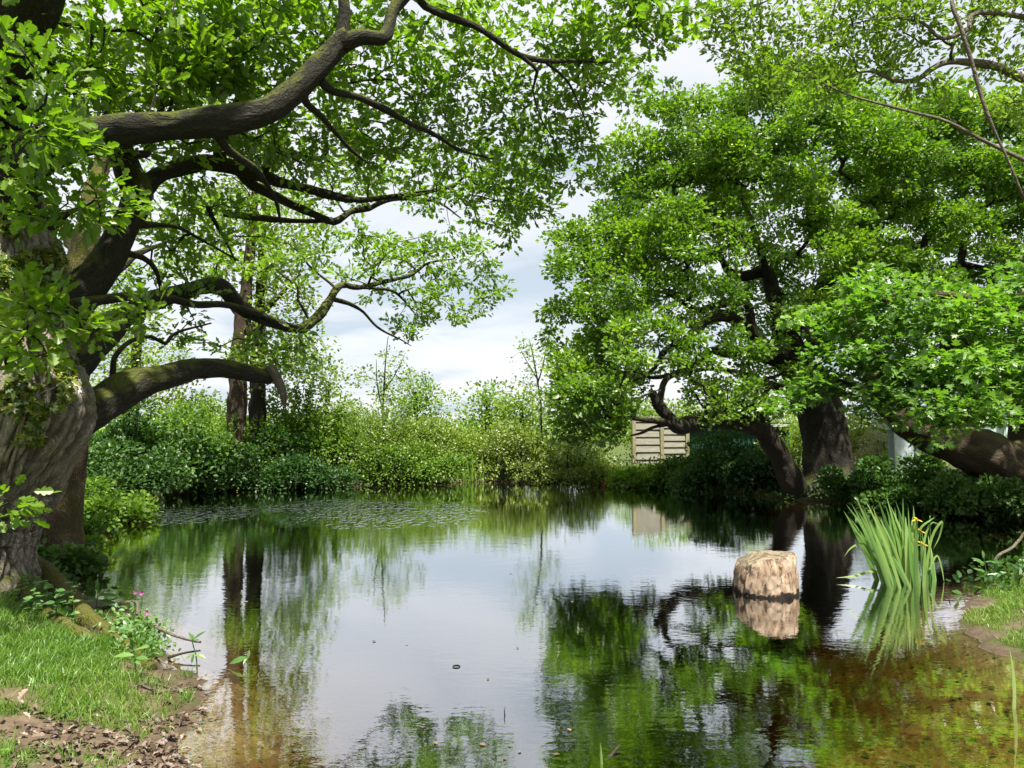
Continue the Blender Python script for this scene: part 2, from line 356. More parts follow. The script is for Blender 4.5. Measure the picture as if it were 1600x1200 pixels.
# ---------------------------------------------------------------- trees
class Tree:
    def __init__(s):
        s.p = []; s.r = []; s.L = []; s.parent = []; s.ln = []; s.lims = []
    def limb(s, pts, name='limb', step=.12, wob=.02, seed=None, own=True):
        """pts rows (px,py,D,r) in the photo's frame of reference turned into points in space"""
        a = np.array([[*P(q[0], q[1], q[2]), q[3]] for q in pts])
        return s.limb3(a, name, step, wob, own)
    def limb3(s, a, name='limb', step=.12, wob=.02, own=True):
        a = np.asarray(a, float)
        if a[:, 3].max() > .09 and name == 'limb': step = min(step, .05)
        c = catmull(a, step)
        if wob and len(c) > 4:
            n3 = np.stack([fbm(c[:, :3] * 1.3, 3, k + 3 + len(s.lims)) - .5 for k in range(3)], -1)
            fade = np.minimum(1, np.arange(len(c)) / 4)[:, None]
            c[:, :3] += n3 * fade * wob * 4
        c[:, 3] = np.maximum(c[:, 3], .004)
        s.lims.append((name, c, own))
        base = 0.0
        if s.p:
            dd = np.linalg.norm(np.array(s.p) - c[0, :3], axis=1); base = s.L[int(np.argmin(dd))]
        ln = base + np.concatenate([[0], np.cumsum(np.linalg.norm(np.diff(c[:, :3], axis=0), axis=1))])
        for q, l in zip(c, ln): s.p.append(q[:3].copy()); s.r.append(q[3]); s.L.append(l)
    def grow(s, targets, bf=.35, min_r=.0, rtip=.0042, pw=.46, maxr=.07):
        base = np.array(s.p); M0 = len(base); rad0 = np.array(s.r); L0 = np.array(s.L)
        ok = rad0 >= min_r
        T = np.asarray(targets, float); n = len(T)
        best = np.full(n, 1e9); par = np.zeros(n, int)
        idxs = np.nonzero(ok)[0]
        for k in range(0, len(idxs), 400):
            ii = idxs[k:k + 400]
            d = np.linalg.norm(T[:, None] - base[None, ii], axis=2) + bf * L0[ii][None] * .15
            j = d.argmin(1); v = d[np.arange(n), j]; m = v < best; best[m] = v[m]; par[m] = ii[j[m]]
        pos = list(base); LL = list(L0); parent = [-1] * M0
        left = np.ones(n, bool); order = np.full(n, -1)
        for _ in range(n):
            c = np.where(left, best, 1e9); j = int(c.argmin())
            left[j] = False
            pi = par[j]; nl = LL[pi] + np.linalg.norm(T[j] - pos[pi])
            order[j] = len(pos); pos.append(T[j]); LL.append(nl); parent.append(pi)
            d = np.linalg.norm(T - T[j], axis=1) + bf * nl * .15
            m = left & (d < best); best[m] = d[m]; par[m] = order[j]
        pos = np.array(pos); cnt = np.ones(len(pos)); ch = [[] for _ in pos]
        for i in range(len(pos) - 1, M0 - 1, -1):
            if parent[i] >= M0: cnt[parent[i]] += cnt[i]
            ch[parent[i]].append(i)
        r = np.zeros(len(pos)); r[:M0] = rad0
        for i in range(M0, len(pos)):
            r[i] = min(rtip * cnt[i] ** pw, r[parent[i]] * .85, maxr); r[i] = max(r[i], .0025)
        chains = []
        stack = [(i, c) for i in range(M0) for c in ch[i]]
        while stack:
            p0, c = stack.pop(); chain = [p0, c]
            while ch[c]:
                k = sorted(ch[c], key=lambda q: -cnt[q]); 
                for o in k[1:]: stack.append((c, o))
                c = k[0]; chain.append(c)
            chains.append(chain)
        tb = Tubes()
        for q in chains:
            pts = pos[q]; rr = r[q].copy(); rr[0] = min(rr[0], rr[1] * 1.25)
            a = np.hstack([pts, rr[:, None]])
            mid = .5 * (a[1:] + a[:-1]); sl_ = np.linalg.norm(np.diff(pts, axis=0), axis=1)
            mid[:, :3] += rng.normal(0, 1, (len(mid), 3)) * (sl_ * .09)[:, None]
            b = np.empty((len(a) + len(mid), 4)); b[0::2] = a; b[1::2] = mid
            if rr[1] > .02: b = catmull(b, .12)
            tb.add(b[:, :3], np.maximum(b[:, 3], .0022), 8 if rr[1] > .03 else (5 if rr[1] > .012 else 3), cap=False, seed=rng.random() * 9)
        s.twigs = tb
        s.tdir = unit(pos[M0:] - pos[np.array(parent[M0:])])
        s.tpos = pos[M0:]
        return s
    def build_wood(s, root, mat_trunk, mat_limb, mat_twig, trunk_disp=None, sides_trunk=28):
        for k, (name, c, own) in enumerate(s.lims):
            tb = Tubes(); rmax = c[:, 3].max()
            big = name == 'trunk'
            sd = sides_trunk if big else (40 if rmax > .09 and not trunk_disp is None else (16 if rmax > .08 else (9 if rmax > .03 else 6)))
            def knobby(bk, th, ln, W, rr=c[:, 3]):
                return (fbm(bk * np.array([2.6, 2.6, 2.2]), 3, 5) - .5) * .75 * rr[:, None] + (fbm(bk * np.array([9, 9, 4]), 2, 9) - .5) * .22 * rr[:, None] - .010 * (1 - np.clip(np.abs(2 * vnoise(bk * np.array([26, 26, 6]), 19) - 1) * 2.4, 0, 1)) * np.clip(rr[:, None] / .08, 0, 1)
            tb.add(c[:, :3], c[:, 3], sd, True, trunk_disp if (big and trunk_disp) else knobby, seed=k * 1.37)
            tb.build(name, mat_trunk if big else mat_limb, root)
        if hasattr(s, 'twigs') and s.twigs.n:
            o = s.twigs.build('twigs', mat_twig, root); o['kind'] = 'stuff'
    def foliage(s, root, tm, mat, per, rc, size, flat=.55, tint=(.0, 1.0), up=.8, single=0, hi=None, key='x', name='foliage', tdir_w=.5, droop=0.0, hi_dist=0, bare=None):
        n = len(s.tpos); k = rng.poisson(per, n)
        if bare is not None: k = np.where(bare(s.tpos), 0, k)
        idx = np.repeat(np.arange(n), k); m = len(idx)
        off = rng.normal(0, 1, (m, 3)); off = unit(off) * (rng.random((m, 1)) ** .5); off[:, 2] *= flat
        pos = s.tpos[idx] + off * rc
        d = unit(off * np.array([1, 1, .6]) + s.tdir[idx] * tdir_w + rng.normal(0, .35, (m, 3)) - np.array([0, 0, droop]))
        nr = unit(rng.normal(0, .5, (m, 3)) + np.array([0, 0, up]))
        sz = size * rng.uniform(.65, 1.2, m)
        ct = rng.random(n)[idx]
        lf = np.clip((fbm(pos * np.array([.9, .9, 1.4]), 3, 61) - .28) * 2.2, 0, 1)
        tn = np.clip(tint[0] + (tint[1] - tint[0]) * (.25 * ct + .35 * rng.random(m) + .40 * lf), 0, 1)
        if single:
            px, py, dp = project(pos)
            vis = (px > 5) & (px < 1595) & (py > 5) & (py < 1195) & (dp > 0)
            sc = np.where(vis, sz / np.maximum(dp, .1), 0); pick = np.argsort(-sc)[:single]
            mk = np.zeros(m, bool); mk[pick] = True
            single_leaves(root, hi or tm, key, pos[mk], d[mk], nr[mk], sz[mk], tn[mk], mat)
            keep = ~mk
            pos, d, nr, sz, tn = pos[keep], d[keep], nr[keep], sz[keep], tn[keep]
        if hi_dist: me = leaves_mesh2(name, (hi, tm), pos[:, 1] < hi_dist, pos, d, nr, sz, tn, mat)
        else: me = leaves_mesh(name, tm, pos, d, nr, sz, tn, mat)
        o = link(name, me, root); o['kind'] = 'stuff'
        return m
def blob(px, py, D, rx, ry, rz, n, shell=.45):
    c = P(px, py, D); v = unit(rng.normal(0, 1, (n, 3))) * (rng.random((n, 1)) ** shell)
    return c + v * np.array([rx, ry, rz])
def thin(p, dmin):
    keep = []; cell = {}
    for i, q in enumerate(p):
        k = tuple(np.floor(q / dmin).astype(int))
        bad = False
        for a in (-1, 0, 1):
            for b in (-1, 0, 1):
                for c in (-1, 0, 1):
                    for j in cell.get((k[0] + a, k[1] + b, k[2] + c), ()):
                        if np.sum((p[j] - q) ** 2) < dmin * dmin: bad = True; break
                    if bad: break
                if bad: break
            if bad: break
        if not bad: keep.append(i); cell.setdefault(k, []).append(i)
    return p[keep]

# ================================================================== SETTING: ground, pond
sh = [(285, 1200), (300, 1120), (302, 1075), (285, 1045), (262, 1025), (240, 995), (218, 965), (195, 948), (150, 934), (118, 925), (102, 900), (108, 870), (128, 840), (160, 808), (200, 781),
      (260, 773), (350, 767), (430, 763), (500, 761), (600, 758), (700, 755), (760, 753), (850, 753), (920, 754), (1000, 759), (1100, 767), (1200, 777), (1260, 783), (1340, 787), (1450, 797), (1600, 813)]
poly = [G(*q)[:2] for q in sh] + [np.array(q) for q in ((10.6, 12.6), (11.6, 11.2), (10.5, 9.4), (8.0, 8.7))]
poly += [G(*q)[:2] for q in ((1600, 893), (1565, 902), (1538, 918), (1514, 940), (1500, 968), (1515, 992), (1560, 1014), (1600, 1031))]
poly += [np.array(q) for q in ((4.2, 4.5), (4.7, 3.5), (4.0, 2.6), (2.5, 2.2), (.8, 2.0), (-.6, 2.1), (-1.35, 2.7))]
poly = catmull(np.vstack(poly + [poly[0]]), .25)[:-1]
_a = poly; _b = np.roll(poly, -1, 0)
def shore_sd(x, y):
    """signed distance to the waterline, positive on land"""
    x = np.asarray(x, float).ravel(); y = np.asarray(y, float).ravel(); outd = np.empty(len(x))
    for k in range(0, len(x), 20000):
        q = np.stack([x[k:k + 20000], y[k:k + 20000]], -1)
        ab = _b - _a; ap = q[:, None] - _a[None]
        t = np.clip((ap * ab).sum(-1) / (ab * ab).sum(-1), 0, 1)
        d = np.sqrt((((ap - ab * t[..., None])) ** 2).sum(-1).min(1))
        cond = (_a[None, :, 1] > q[:, None, 1]) != (_b[None, :, 1] > q[:, None, 1])
        xi = _a[None, :, 0] + (q[:, None, 1] - _a[None, :, 1]) * ab[None, :, 0] / np.where(ab[None, :, 1] == 0, 1e-9, ab[None, :, 1])
        ins = ((cond & (q[:, None, 0] < xi)).sum(1) % 2) == 1
        outd[k:k + 20000] = np.where(ins, -d, d)
    wob = (fbm(np.stack([x, y, np.zeros_like(x)], -1) * 2.6, 3, 12) - .5) * .34 + (fbm(np.stack([x, y, np.zeros_like(x)], -1) * 11, 2, 13) - .5) * .09
    return outd + wob * np.clip((7.5 - y) / 1.5, 0, 1)
def ground_h(x, y):
    x = np.asarray(x, float); y = np.asarray(y, float); shp = np.broadcast(x, y).shape
    x = np.broadcast_to(x, shp).ravel(); y = np.broadcast_to(y, shp).ravel()
    sd = shore_sd(x, y)
    p3 = np.stack([x, y, np.zeros_like(x)], -1)
    nz = fbm(p3 * 1.1, 4, 21) - .5; fz = fbm(p3 * 6, 3, 31) - .5
    up = .30 * (1 - np.exp(-np.maximum(sd, 0) / 1.1)) * np.clip(.25 + sd / .7, .25, 1) + .10 * np.clip(sd / .15, 0, 1) * np.exp(-np.maximum(sd, 0) * 2) * (y > 9) \
        + (nz * .16 + fz * .03) * np.clip(sd / .8, 0, 1)
    up = up + .012 * np.clip(sd / .05, 0, 1) + fz * .03 * np.clip(sd / .1, 0, 1)
    tb = G(-40, 900, .2); up = up + .22 * np.exp(-((x - tb[0]) ** 2 + (y - tb[1]) ** 2) / 1.2) * np.clip(sd / .5, 0, 1)
    di = np.maximum(-sd, 0)
    slope = np.where((y < 6.5) & (x > -.2), .10, .22)
    slope = .26 - .18 * np.clip((4.35 + .48 * x - y) / .9, 0, 1) * np.clip((x - .1) / .5, 0, 1) - .10 * np.clip((5.2 - y) / 1.0, 0, 1) * np.clip((-.75 - x) / .3, 0, 1)
    dn = 1.9 * (1 - np.exp(-di * slope))
    dn = dn + .9 * np.exp(-((x + .35) / .55) ** 2) * np.clip(di / .4, 0, 1) * (y < 9)
    dn = dn + (nz * .06 + fz * .03) * np.clip(di / .6, 0, 1)
    return np.where(sd > 0, up, -np.maximum(dn, .012 * np.clip(di / .05, 0, 1))).reshape(shp)
gh = lambda x, y: float(ground_h(np.array([x]), np.array([y]))[0])
def axis(lo, hi, segs):
    v = []
    for a, b, st in segs: v += list(np.arange(a, b, st))
    return np.array(sorted(set(np.round(v + [segs[-1][1]], 4))))
gx = axis(0, 0, [(-700, -100, 60), (-100, -30, 7), (-30, -14, 1.0), (-14, -6, .25), (-6, 6, .055), (6, 14, .2), (14, 30, 1.0), (30, 100, 7), (100, 701, 60)])
gy = axis(0, 0, [(-120, -10, 10), (-10, 0, .8), (0, 2, .15), (2, 8, .055), (8, 26, .2), (26, 45, 1), (45, 150, 8), (150, 1000, 80)])
XX, YY = np.meshgrid(gx, gy)
ZZ = ground_h(XX, YY)
nx_, ny_ = len(gx), len(gy)
ii = np.arange(nx_ * ny_).reshape(ny_, nx_)
Q = np.stack([ii[:-1, :-1], ii[:-1, 1:], ii[1:, 1:], ii[1:, :-1]], -1).reshape(-1, 4)
SD = shore_sd(XX, YY)
pp = np.stack([XX.ravel(), YY.ravel(), np.zeros(XX.size)], -1)
def grass_amt(x, y, sd):
    q = np.stack([np.asarray(x), np.asarray(y), np.zeros_like(x)], -1)
    n = fbm(q * 2.2, 4, 77); n2 = fbm(q * 7.0, 2, 78)
    edge = np.where(np.asarray(x) > 2.5, .30, .62) - .35 * np.clip((np.asarray(y) - 3.7) / 1.0, 0, 1)
    return np.clip((sd - edge + (n - .46) * 2.6 + (n2 - .5) * 1.2 - .10 * np.clip(1.5 - sd, 0, 1) * (np.asarray(x) < 2)) / .55, 0, 1)
ga = grass_amt(pp[:, 0], pp[:, 1], SD)
mg, nt_ = new_mat('ground'); 
ge = nt_.nodes.new('ShaderNodeNewGeometry'); pos_ = ge.outputs['Position']
n_a = noise(nt_, pos_, 3.0, 6, .6); n_b = noise(nt_, pos_, 38, 4, .6); n_c = noise(nt_, mapping(nt_, pos_, (1, 1, 1)), 11, 5, .65)
mud = ramp(nt_, [(.25, (.04, .028, .018)), (.5, (.10, .072, .046)), (.8, (.19, .145, .098))], mixc(nt_, .5, n_c, n_b))
turf = ramp(nt_, [(.3, (.035, .055, .012)), (.7, (.09, .115, .025))], n_b)
land = mixc(nt_, attr(nt_, 'grassy').outputs['Fac'], mud, turf)
bedc = ramp(nt_, [(.30, (.095, .06, .028)), (.5, (.255, .17, .075)), (.70, (.42, .30, .145))], mixc(nt_, .55, n_a, n_c))
vb = nt_.nodes.new('ShaderNodeTexVoronoi'); vb.inputs['Scale'].default_value = 16; vb.inputs['Randomness'].default_value = 1
nt_.links.new(mapping(nt_, pos_, (1, 1.4, 1)), vb.inputs['Vector'])
deb = ramp(nt_, [(.20, (1, 1, 1)), (.30, (0, 0, 0))], vb.outputs['Distance'])
bedc = mixc(nt_, math_(nt_, 'MULTIPLY', deb, .75), bedc, (.05, .03, .014))
sz_ = nt_.nodes.new('ShaderNodeSeparateXYZ'); nt_.links.new(pos_, sz_.inputs[0])
isbed = ramp(nt_, [(.49, (1, 1, 1)), (.503, (0, 0, 0))], math_(nt_, 'ADD', sz_.outputs['Z'], .5))
silt = ramp(nt_, [(.2, (1, 1, 1)), (.55, (0, 0, 0))], math_(nt_, 'ADD', sz_.outputs['Z'], 1.0))
bedc = mixc(nt_, silt, bedc, (.03, .025, .014))
wetm = ramp(nt_, [(.505, (1, 1, 1)), (.545, (0, 0, 0))], math_(nt_, 'ADD', math_(nt_, 'ADD', sz_.outputs['Z'], math_(nt_, 'MULTIPLY', n_c, .05)), .475))
land = mixc(nt_, math_(nt_, 'MULTIPLY', wetm, .7), land, (.045, .03, .02))
gcol = mixc(nt_, isbed, land, bedc)
pbsdf(nt_, gcol, .9, bump(nt_, n_b, .6, .012), .2)
ground = link('ground', mesh_np('ground', np.stack([XX.ravel(), YY.ravel(), ZZ.ravel()], -1), [Q], mg, {'grassy': ga}))
ground['kind'] = 'structure'; ground['label'] = 'muddy pond bank with patchy grass and amber pond bed'

# water: a closed body of tea coloured water
mw, nt_ = new_mat('pond_water')
ge = nt_.nodes.new('ShaderNodeNewGeometry'); pos_ = ge.outputs['Position']
w1 = noise(nt_, mapping(nt_, pos_, (1, 1.5, 1)), 3.2, 3, .5); w2 = noise(nt_, mapping(nt_, pos_, (.8, 1.5, 1), (7, 3, 0)), 12, 3, .5)
wl = noise(nt_, pos_, .35, 2, .5)
amp = ramp(nt_, [(.35, (.25, .25, .25)), (.65, (1, 1, 1))], wl)
hh = math_(nt_, 'ADD', math_(nt_, 'MULTIPLY', w1, .16), math_(nt_, 'MULTIPLY', w2, .085))
hh = math_(nt_, 'MULTIPLY', hh, amp)
# wind ruffled patches near the far left shore
pm = mapping(nt_, pos_, (1, 1, 0))
def spot(cx, cy_, rx, ry):
    v = nt_.nodes.new('ShaderNodeVectorMath'); v.operation = 'LENGTH'
    nt_.links.new(mapping(nt_, pm, (1 / rx, 1 / ry, 1), (-cx / rx, -cy_ / ry, 0)), v.inputs[0])
    return ramp(nt_, [(.1, (1, 1, 1)), (1.1, (0, 0, 0))], v.outputs['Value'])
g1 = G(290, 803); g2 = G(510, 790); g3 = G(600, 800)
patch = math_(nt_, 'MAXIMUM', math_(nt_, 'MAXIMUM', spot(g1[0], g1[1], 1.5, 1.7), spot(g2[0], g2[1], 1.6, 1.5)), math_(nt_, 'MULTIPLY', spot(g3[0], g3[1], 2.2, 2.6), .35))
w3 = ramp(nt_, [(.50, (0, 0, 0)), (.78, (1, 1, 1))], noise(nt_, mapping(nt_, pos_, (1, .42, 1), (2, 9, 0)), 10, 2, .5))
wp_ = ramp(nt_, [(.38, (0, 0, 0)), (.62, (1, 1, 1))], noise(nt_, mapping(nt_, pos_, (1, .6, 1)), 1.4, 3, .6))
patch = math_(nt_, 'MULTIPLY', patch, math_(nt_, 'ADD', math_(nt_, 'MULTIPLY', wp_, .8), .2))
hh = math_(nt_, 'ADD', hh, math_(nt_, 'MULTIPLY', math_(nt_, 'MULTIPLY', w3, patch), 17.0))
wn = bump(nt_, hh, 1.0, .012)
fr = nt_.nodes.new('ShaderNodeFresnel'); fr.inputs['IOR'].default_value = 1.33; nt_.links.new(wn, fr.inputs['Normal'])
fac = math_(nt_, 'MINIMUM', math_(nt_, 'MULTIPLY', math_(nt_, 'POWER', fr.outputs[0], .42), 1.25), .97)
gl = nt_.nodes.new('ShaderNodeBsdfGlossy'); gl.inputs['Roughness'].default_value = 0.0; gl.inputs['Color'].default_value = (1, 1, 1, 1); nt_.links.new(wn, gl.inputs['Normal'])
tp = nt_.nodes.new('ShaderNodeBsdfTransparent')
ms = nt_.nodes.new('ShaderNodeMixShader'); nt_.links.new(fac, ms.inputs[0]); nt_.links.new(tp.outputs[0], ms.inputs[1]); nt_.links.new(gl.outputs[0], ms.inputs[2])
va = nt_.nodes.new('ShaderNodeVolumeAbsorption'); va.inputs['Color'].default_value = (.68, .60, .36, 1); va.inputs['Density'].default_value = 3.4
wo = nt_.nodes.new('ShaderNodeOutputMaterial'); nt_.links.new(ms.outputs[0], wo.inputs['Surface']); nt_.links.new(va.outputs[0], wo.inputs['Volume'])
x0, x1, y0, y1, zb = -9.5, 12.2, 1.6, 23.5, -3.2
V = np.array([(x0, y0, 0), (x1, y0, 0), (x1, y1, 0), (x0, y1, 0), (x0, y0, zb), (x1, y0, zb), (x1, y1, zb), (x0, y1, zb)], float)
Fq = np.array([(0, 1, 2, 3), (7, 6, 5, 4), (0, 4, 5, 1), (1, 5, 6, 2), (2, 6, 7, 3), (3, 7, 4, 0)])
water = link('water', mesh_np('water', V, [Fq], mw, smooth=False)); water['kind'] = 'structure'; water['label'] = 'still dark pond water reflecting trees and cloudy sky'

# ================================================================== BIG LEFT OAK
LO = P(-70, 930, 6.5)
oak = empty('oak_tree', (LO[0], LO[1], gh(LO[0], LO[1])), 'huge old oak with burly ivy-clad trunk leaning over the pond at the left', 'tree', 'large trees around the pond')
T1 = Tree()
def tr_disp(bk, th, ln, W):
    z = W[..., 2]
    wv = fbm(bk * 2.6, 2, 47)[..., None]
    f1 = np.clip(np.abs(2 * vnoise(bk * np.array([21, 21, 4.6]) + 2.0 * wv, 41) - 1) * 2.6, 0, 1)
    f2 = np.clip(np.abs(2 * vnoise(bk * np.array([38, 38, 10.0]) + 2.0 * wv, 42) - 1) * 2.2, 0, 1)
    tr_disp.fur = np.clip(1 - f1 * (.35 + .65 * f2), 0, 1)
    d = (fbm(bk * np.array([1.5, 1.5, 1.0]), 3, 4) - .5) * .30 - .048 * (1 - f1) ** 1.3 - .022 * (1 - f2) + .022 * (vnoise(bk * np.array([9, 9, 5]), 43) - .5)
    d = d + .12 * np.clip((.55 - z) / .55, 0, 1) ** 2 * (1 + np.sin(th * 5 + 1.2) * .9)
    bc = P(118, 645, 6.25); dd = np.sum((W - bc) ** 2, -1); d = d + .26 * np.exp(-dd / .22)
    bc = P(60, 560, 5.9); dd = np.sum((W - bc) ** 2, -1); d = d + .10 * np.exp(-dd / .2)
    return d
T1.limb([(-85, 990, 6.5, .72), (-78, 930, 6.5, .64), (-68, 860, 6.5, .585), (-55, 790, 6.5, .62), (-32, 710, 6.5, .71), (-18, 640, 6.5, .755), (-12, 580, 6.5, .69), (-5, 520, 6.55, .60), (5, 440, 6.6, .53),
         (0, 360, 6.6, .45), (-20, 260, 6.6, .38), (-30, 180, 6.5, .34)], 'trunk', .021, 0.0)
T1.limb([(-20, 260, 6.5, .34), (-28, 170, 6.2, .30), (-5, 80, 5.9, .27), (30, 0, 5.6, .25), (85, -110, 5.2, .21), (200, -300, 4.8, .14), (420, -420, 5.2, .08)], wob=.015)
T1.limb([(40, 540, 6.7, .32), (105, 472, 6.9, .24), (150, 425, 7.0, .165), (187, 370, 7.1, .15), (215, 312, 7.2, .14), (200, 265, 7.25, .125), (188, 230, 7.3, .11), (178, 150, 7.3, .09), (200, 60, 7.4, .07), (240, -40, 7.5, .05)], wob=.01)
T1.limb([(212, 315, 7.2, .12), (240, 280, 7.4, .10), (280, 262, 7.7, .085), (330, 255, 8, .08), (390, 268, 8.3, .072), (440, 285, 8.7, .066), (490, 298, 9.1, .058), (545, 311, 9.5, .052), (600, 308, 10, .045), (660, 302, 10.6, .035), (720, 285, 11.2, .022)], wob=.012)
T1.limb([(345, 256, 8.05, .06), (365, 262, 8.2, .058), (395, 290, 8.5, .056), (440, 312, 8.9, .055), (490, 334, 9.3, .055), (522, 346, 9.6, .058), (548, 330, 9.9, .05), (575, 325, 10.1, .045), (612, 312, 10.5, .035), (680, 315, 11, .02), (720, 340, 11.4, .012)], wob=.01)
T1.limb([(350, 335, 8.5, .03), (400, 340, 8.8, .035), (460, 345, 9.2, .035), (515, 345, 9.55, .03)], wob=.01)
T1.limb([(-10, 300, 6.4, .32), (40, 255, 6.2, .24), (85, 232, 6.15, .17), (130, 215, 6.1, .158), (200, 203, 6.0, .138), (280, 195, 6.0, .122), (360, 185, 6.1, .114), (420, 172, 6.2, .11), (462, 140, 6.3, .106), (500, 100, 6.4, .10), (535, 66, 6.5, .094), (548, 55, 6.5, .08)], wob=.01)
T1.limb([(535, 70, 6.5, .085), (538, 20, 6.5, .06), (536, -40, 6.5, .055), (560, -150, 6.6, .045), (640, -260, 6.9, .03)], wob=.008)
T1.limb([(530, 72, 6.5, .09), (565, 56, 6.5, .085), (597, 60, 6.6, .075), (608, 42, 6.7, .06), (618, 10, 6.8, .052), (660, -30, 6.9, .045), (700, -60, 7.1, .03)], wob=.006)
T1.limb([(500, 125, 6.4, .05), (520, 142, 6.6, .042), (560, 152, 6.9, .038), (600, 170, 7.2, .034), (640, 192, 7.5, .03), (680, 210, 7.8, .026), (720, 235, 8.1, .02), (770, 250, 8.4, .01)], wob=.01)
T1.limb([(472, 145, 6.35, .04), (480, 162, 6.5, .03), (503, 180, 6.7, .026), (522, 202, 6.9, .024), (550, 235, 7.2, .02), (575, 255, 7.5, .01)], wob=.01)
T1.limb([(340, 205, 6.1, .05), (352, 228, 6.3, .036), (378, 250, 6.6, .032), (402, 268, 6.9, .03), (430, 310, 7.3, .02), (440, 350, 7.6, .01)], wob=.01)
T1.limb([(0, 60, 6.0, .08), (30, 70, 6.2, .045), (60, 92, 6.4, .042), (95, 115, 6.6, .038), (118, 148, 6.8, .03), (125, 180, 7, .02)], wob=.006)
T1.limb([(600, -110, 6.8, .05), (650, -5, 7.0, .042), (690, 22, 7.1, .04), (740, 40, 7.2, .036), (775, 62, 7.3, .034), (812, 86, 7.5, .034), (850, 95, 7.7, .028), (900, 95, 8, .02), (952, 97, 8.3, .01)], wob=.008)
T1.limb([(812, 86, 7.5, .025), (840, 112, 7.6, .02), (833, 140, 7.7, .014), (845, 185, 7.9, .009), (870, 225, 8.1, .006)], wob=.006)
T1.limb([(850, 95, 7.7, .02), (885, 125, 7.9, .014), (905, 165, 8.1, .009), (925, 215, 8.3, .006)], wob=.006)
T1.limb([(70, 600, 6.6, .26), (140, 545, 6.9, .13), (172, 512, 7.1, .12), (205, 488, 7.4, .112), (245, 468, 7.8, .105), (290, 455, 8.2, .10), (322, 446, 8.5, .098), (348, 450, 8.8, .094), (372, 477, 9.2, .088), (402, 494, 9.6, .082), (440, 508, 10.2, .076), (470, 513, 10.6, .072), (498, 492, 11, .068),
         (516, 468, 11.3, .064), (532, 447, 11.6, .058), (562, 449, 12, .048), (600, 440, 12.6, .042), (640, 430, 13, .034), (670, 411, 13.4, .022), (710, 405, 13.8, .012)], wob=.006)
T1.limb([(516, 466, 11.3, .04), (545, 474, 11.7, .034), (568, 488, 12, .028), (590, 512, 12.3, .022), (625, 530, 12.8, .014), (642, 540, 13, .008)], wob=.005)
T1.limb([(560, 449, 12, .034), (608, 453, 12.5, .026), (628, 466, 12.8, .02), (650, 492, 13.2, .01)], wob=.005)
T1.limb([(60, 490, 6.5, .12), (120, 476, 6.7, .06), (170, 467, 7, .052), (220, 462, 7.3, .048), (262, 466, 7.7, .046), (308, 476, 8.2, .042), (352, 476, 8.7, .04), (400, 490, 9.3, .036), (440, 505, 10.1, .03)], wob=.006)
T1.limb([(40, 660, 6.5, .3), (105, 658, 6.6, .22), (160, 632, 6.9, .165), (200, 606, 7.15, .14), (245, 590, 7.4, .122), (300, 578, 7.8, .112), (350, 577, 8.1, .108), (395, 586, 8.35, .10), (422, 592, 8.5, .088)], wob=.004)
T1.limb([(160, 640, 6.95, .06), (176, 592, 7.1, .032), (178, 560, 7.2, .03), (204, 533, 7.4, .027), (236, 526, 7.6, .024), (258, 537, 7.8, .02), (275, 520, 8, .015), (330, 505, 8.4, .01)], wob=.004)
T1.limb([(190, 395, 7.1, .05), (222, 402, 7.3, .036), (243, 422, 7.5, .03), (252, 455, 7.8, .022)], wob=.004)
T1.limb([(215, 350, 7.2, .04), (275, 355, 7.7, .022), (320, 378, 8.1, .016), (372, 407, 8.6, .012)], wob=.004)
T1.limb([(325, 325, 8, .03), (332, 340, 8.2, .024), (350, 372, 8.5, .018), (368, 408, 8.8, .012)], wob=.004)
cl = []
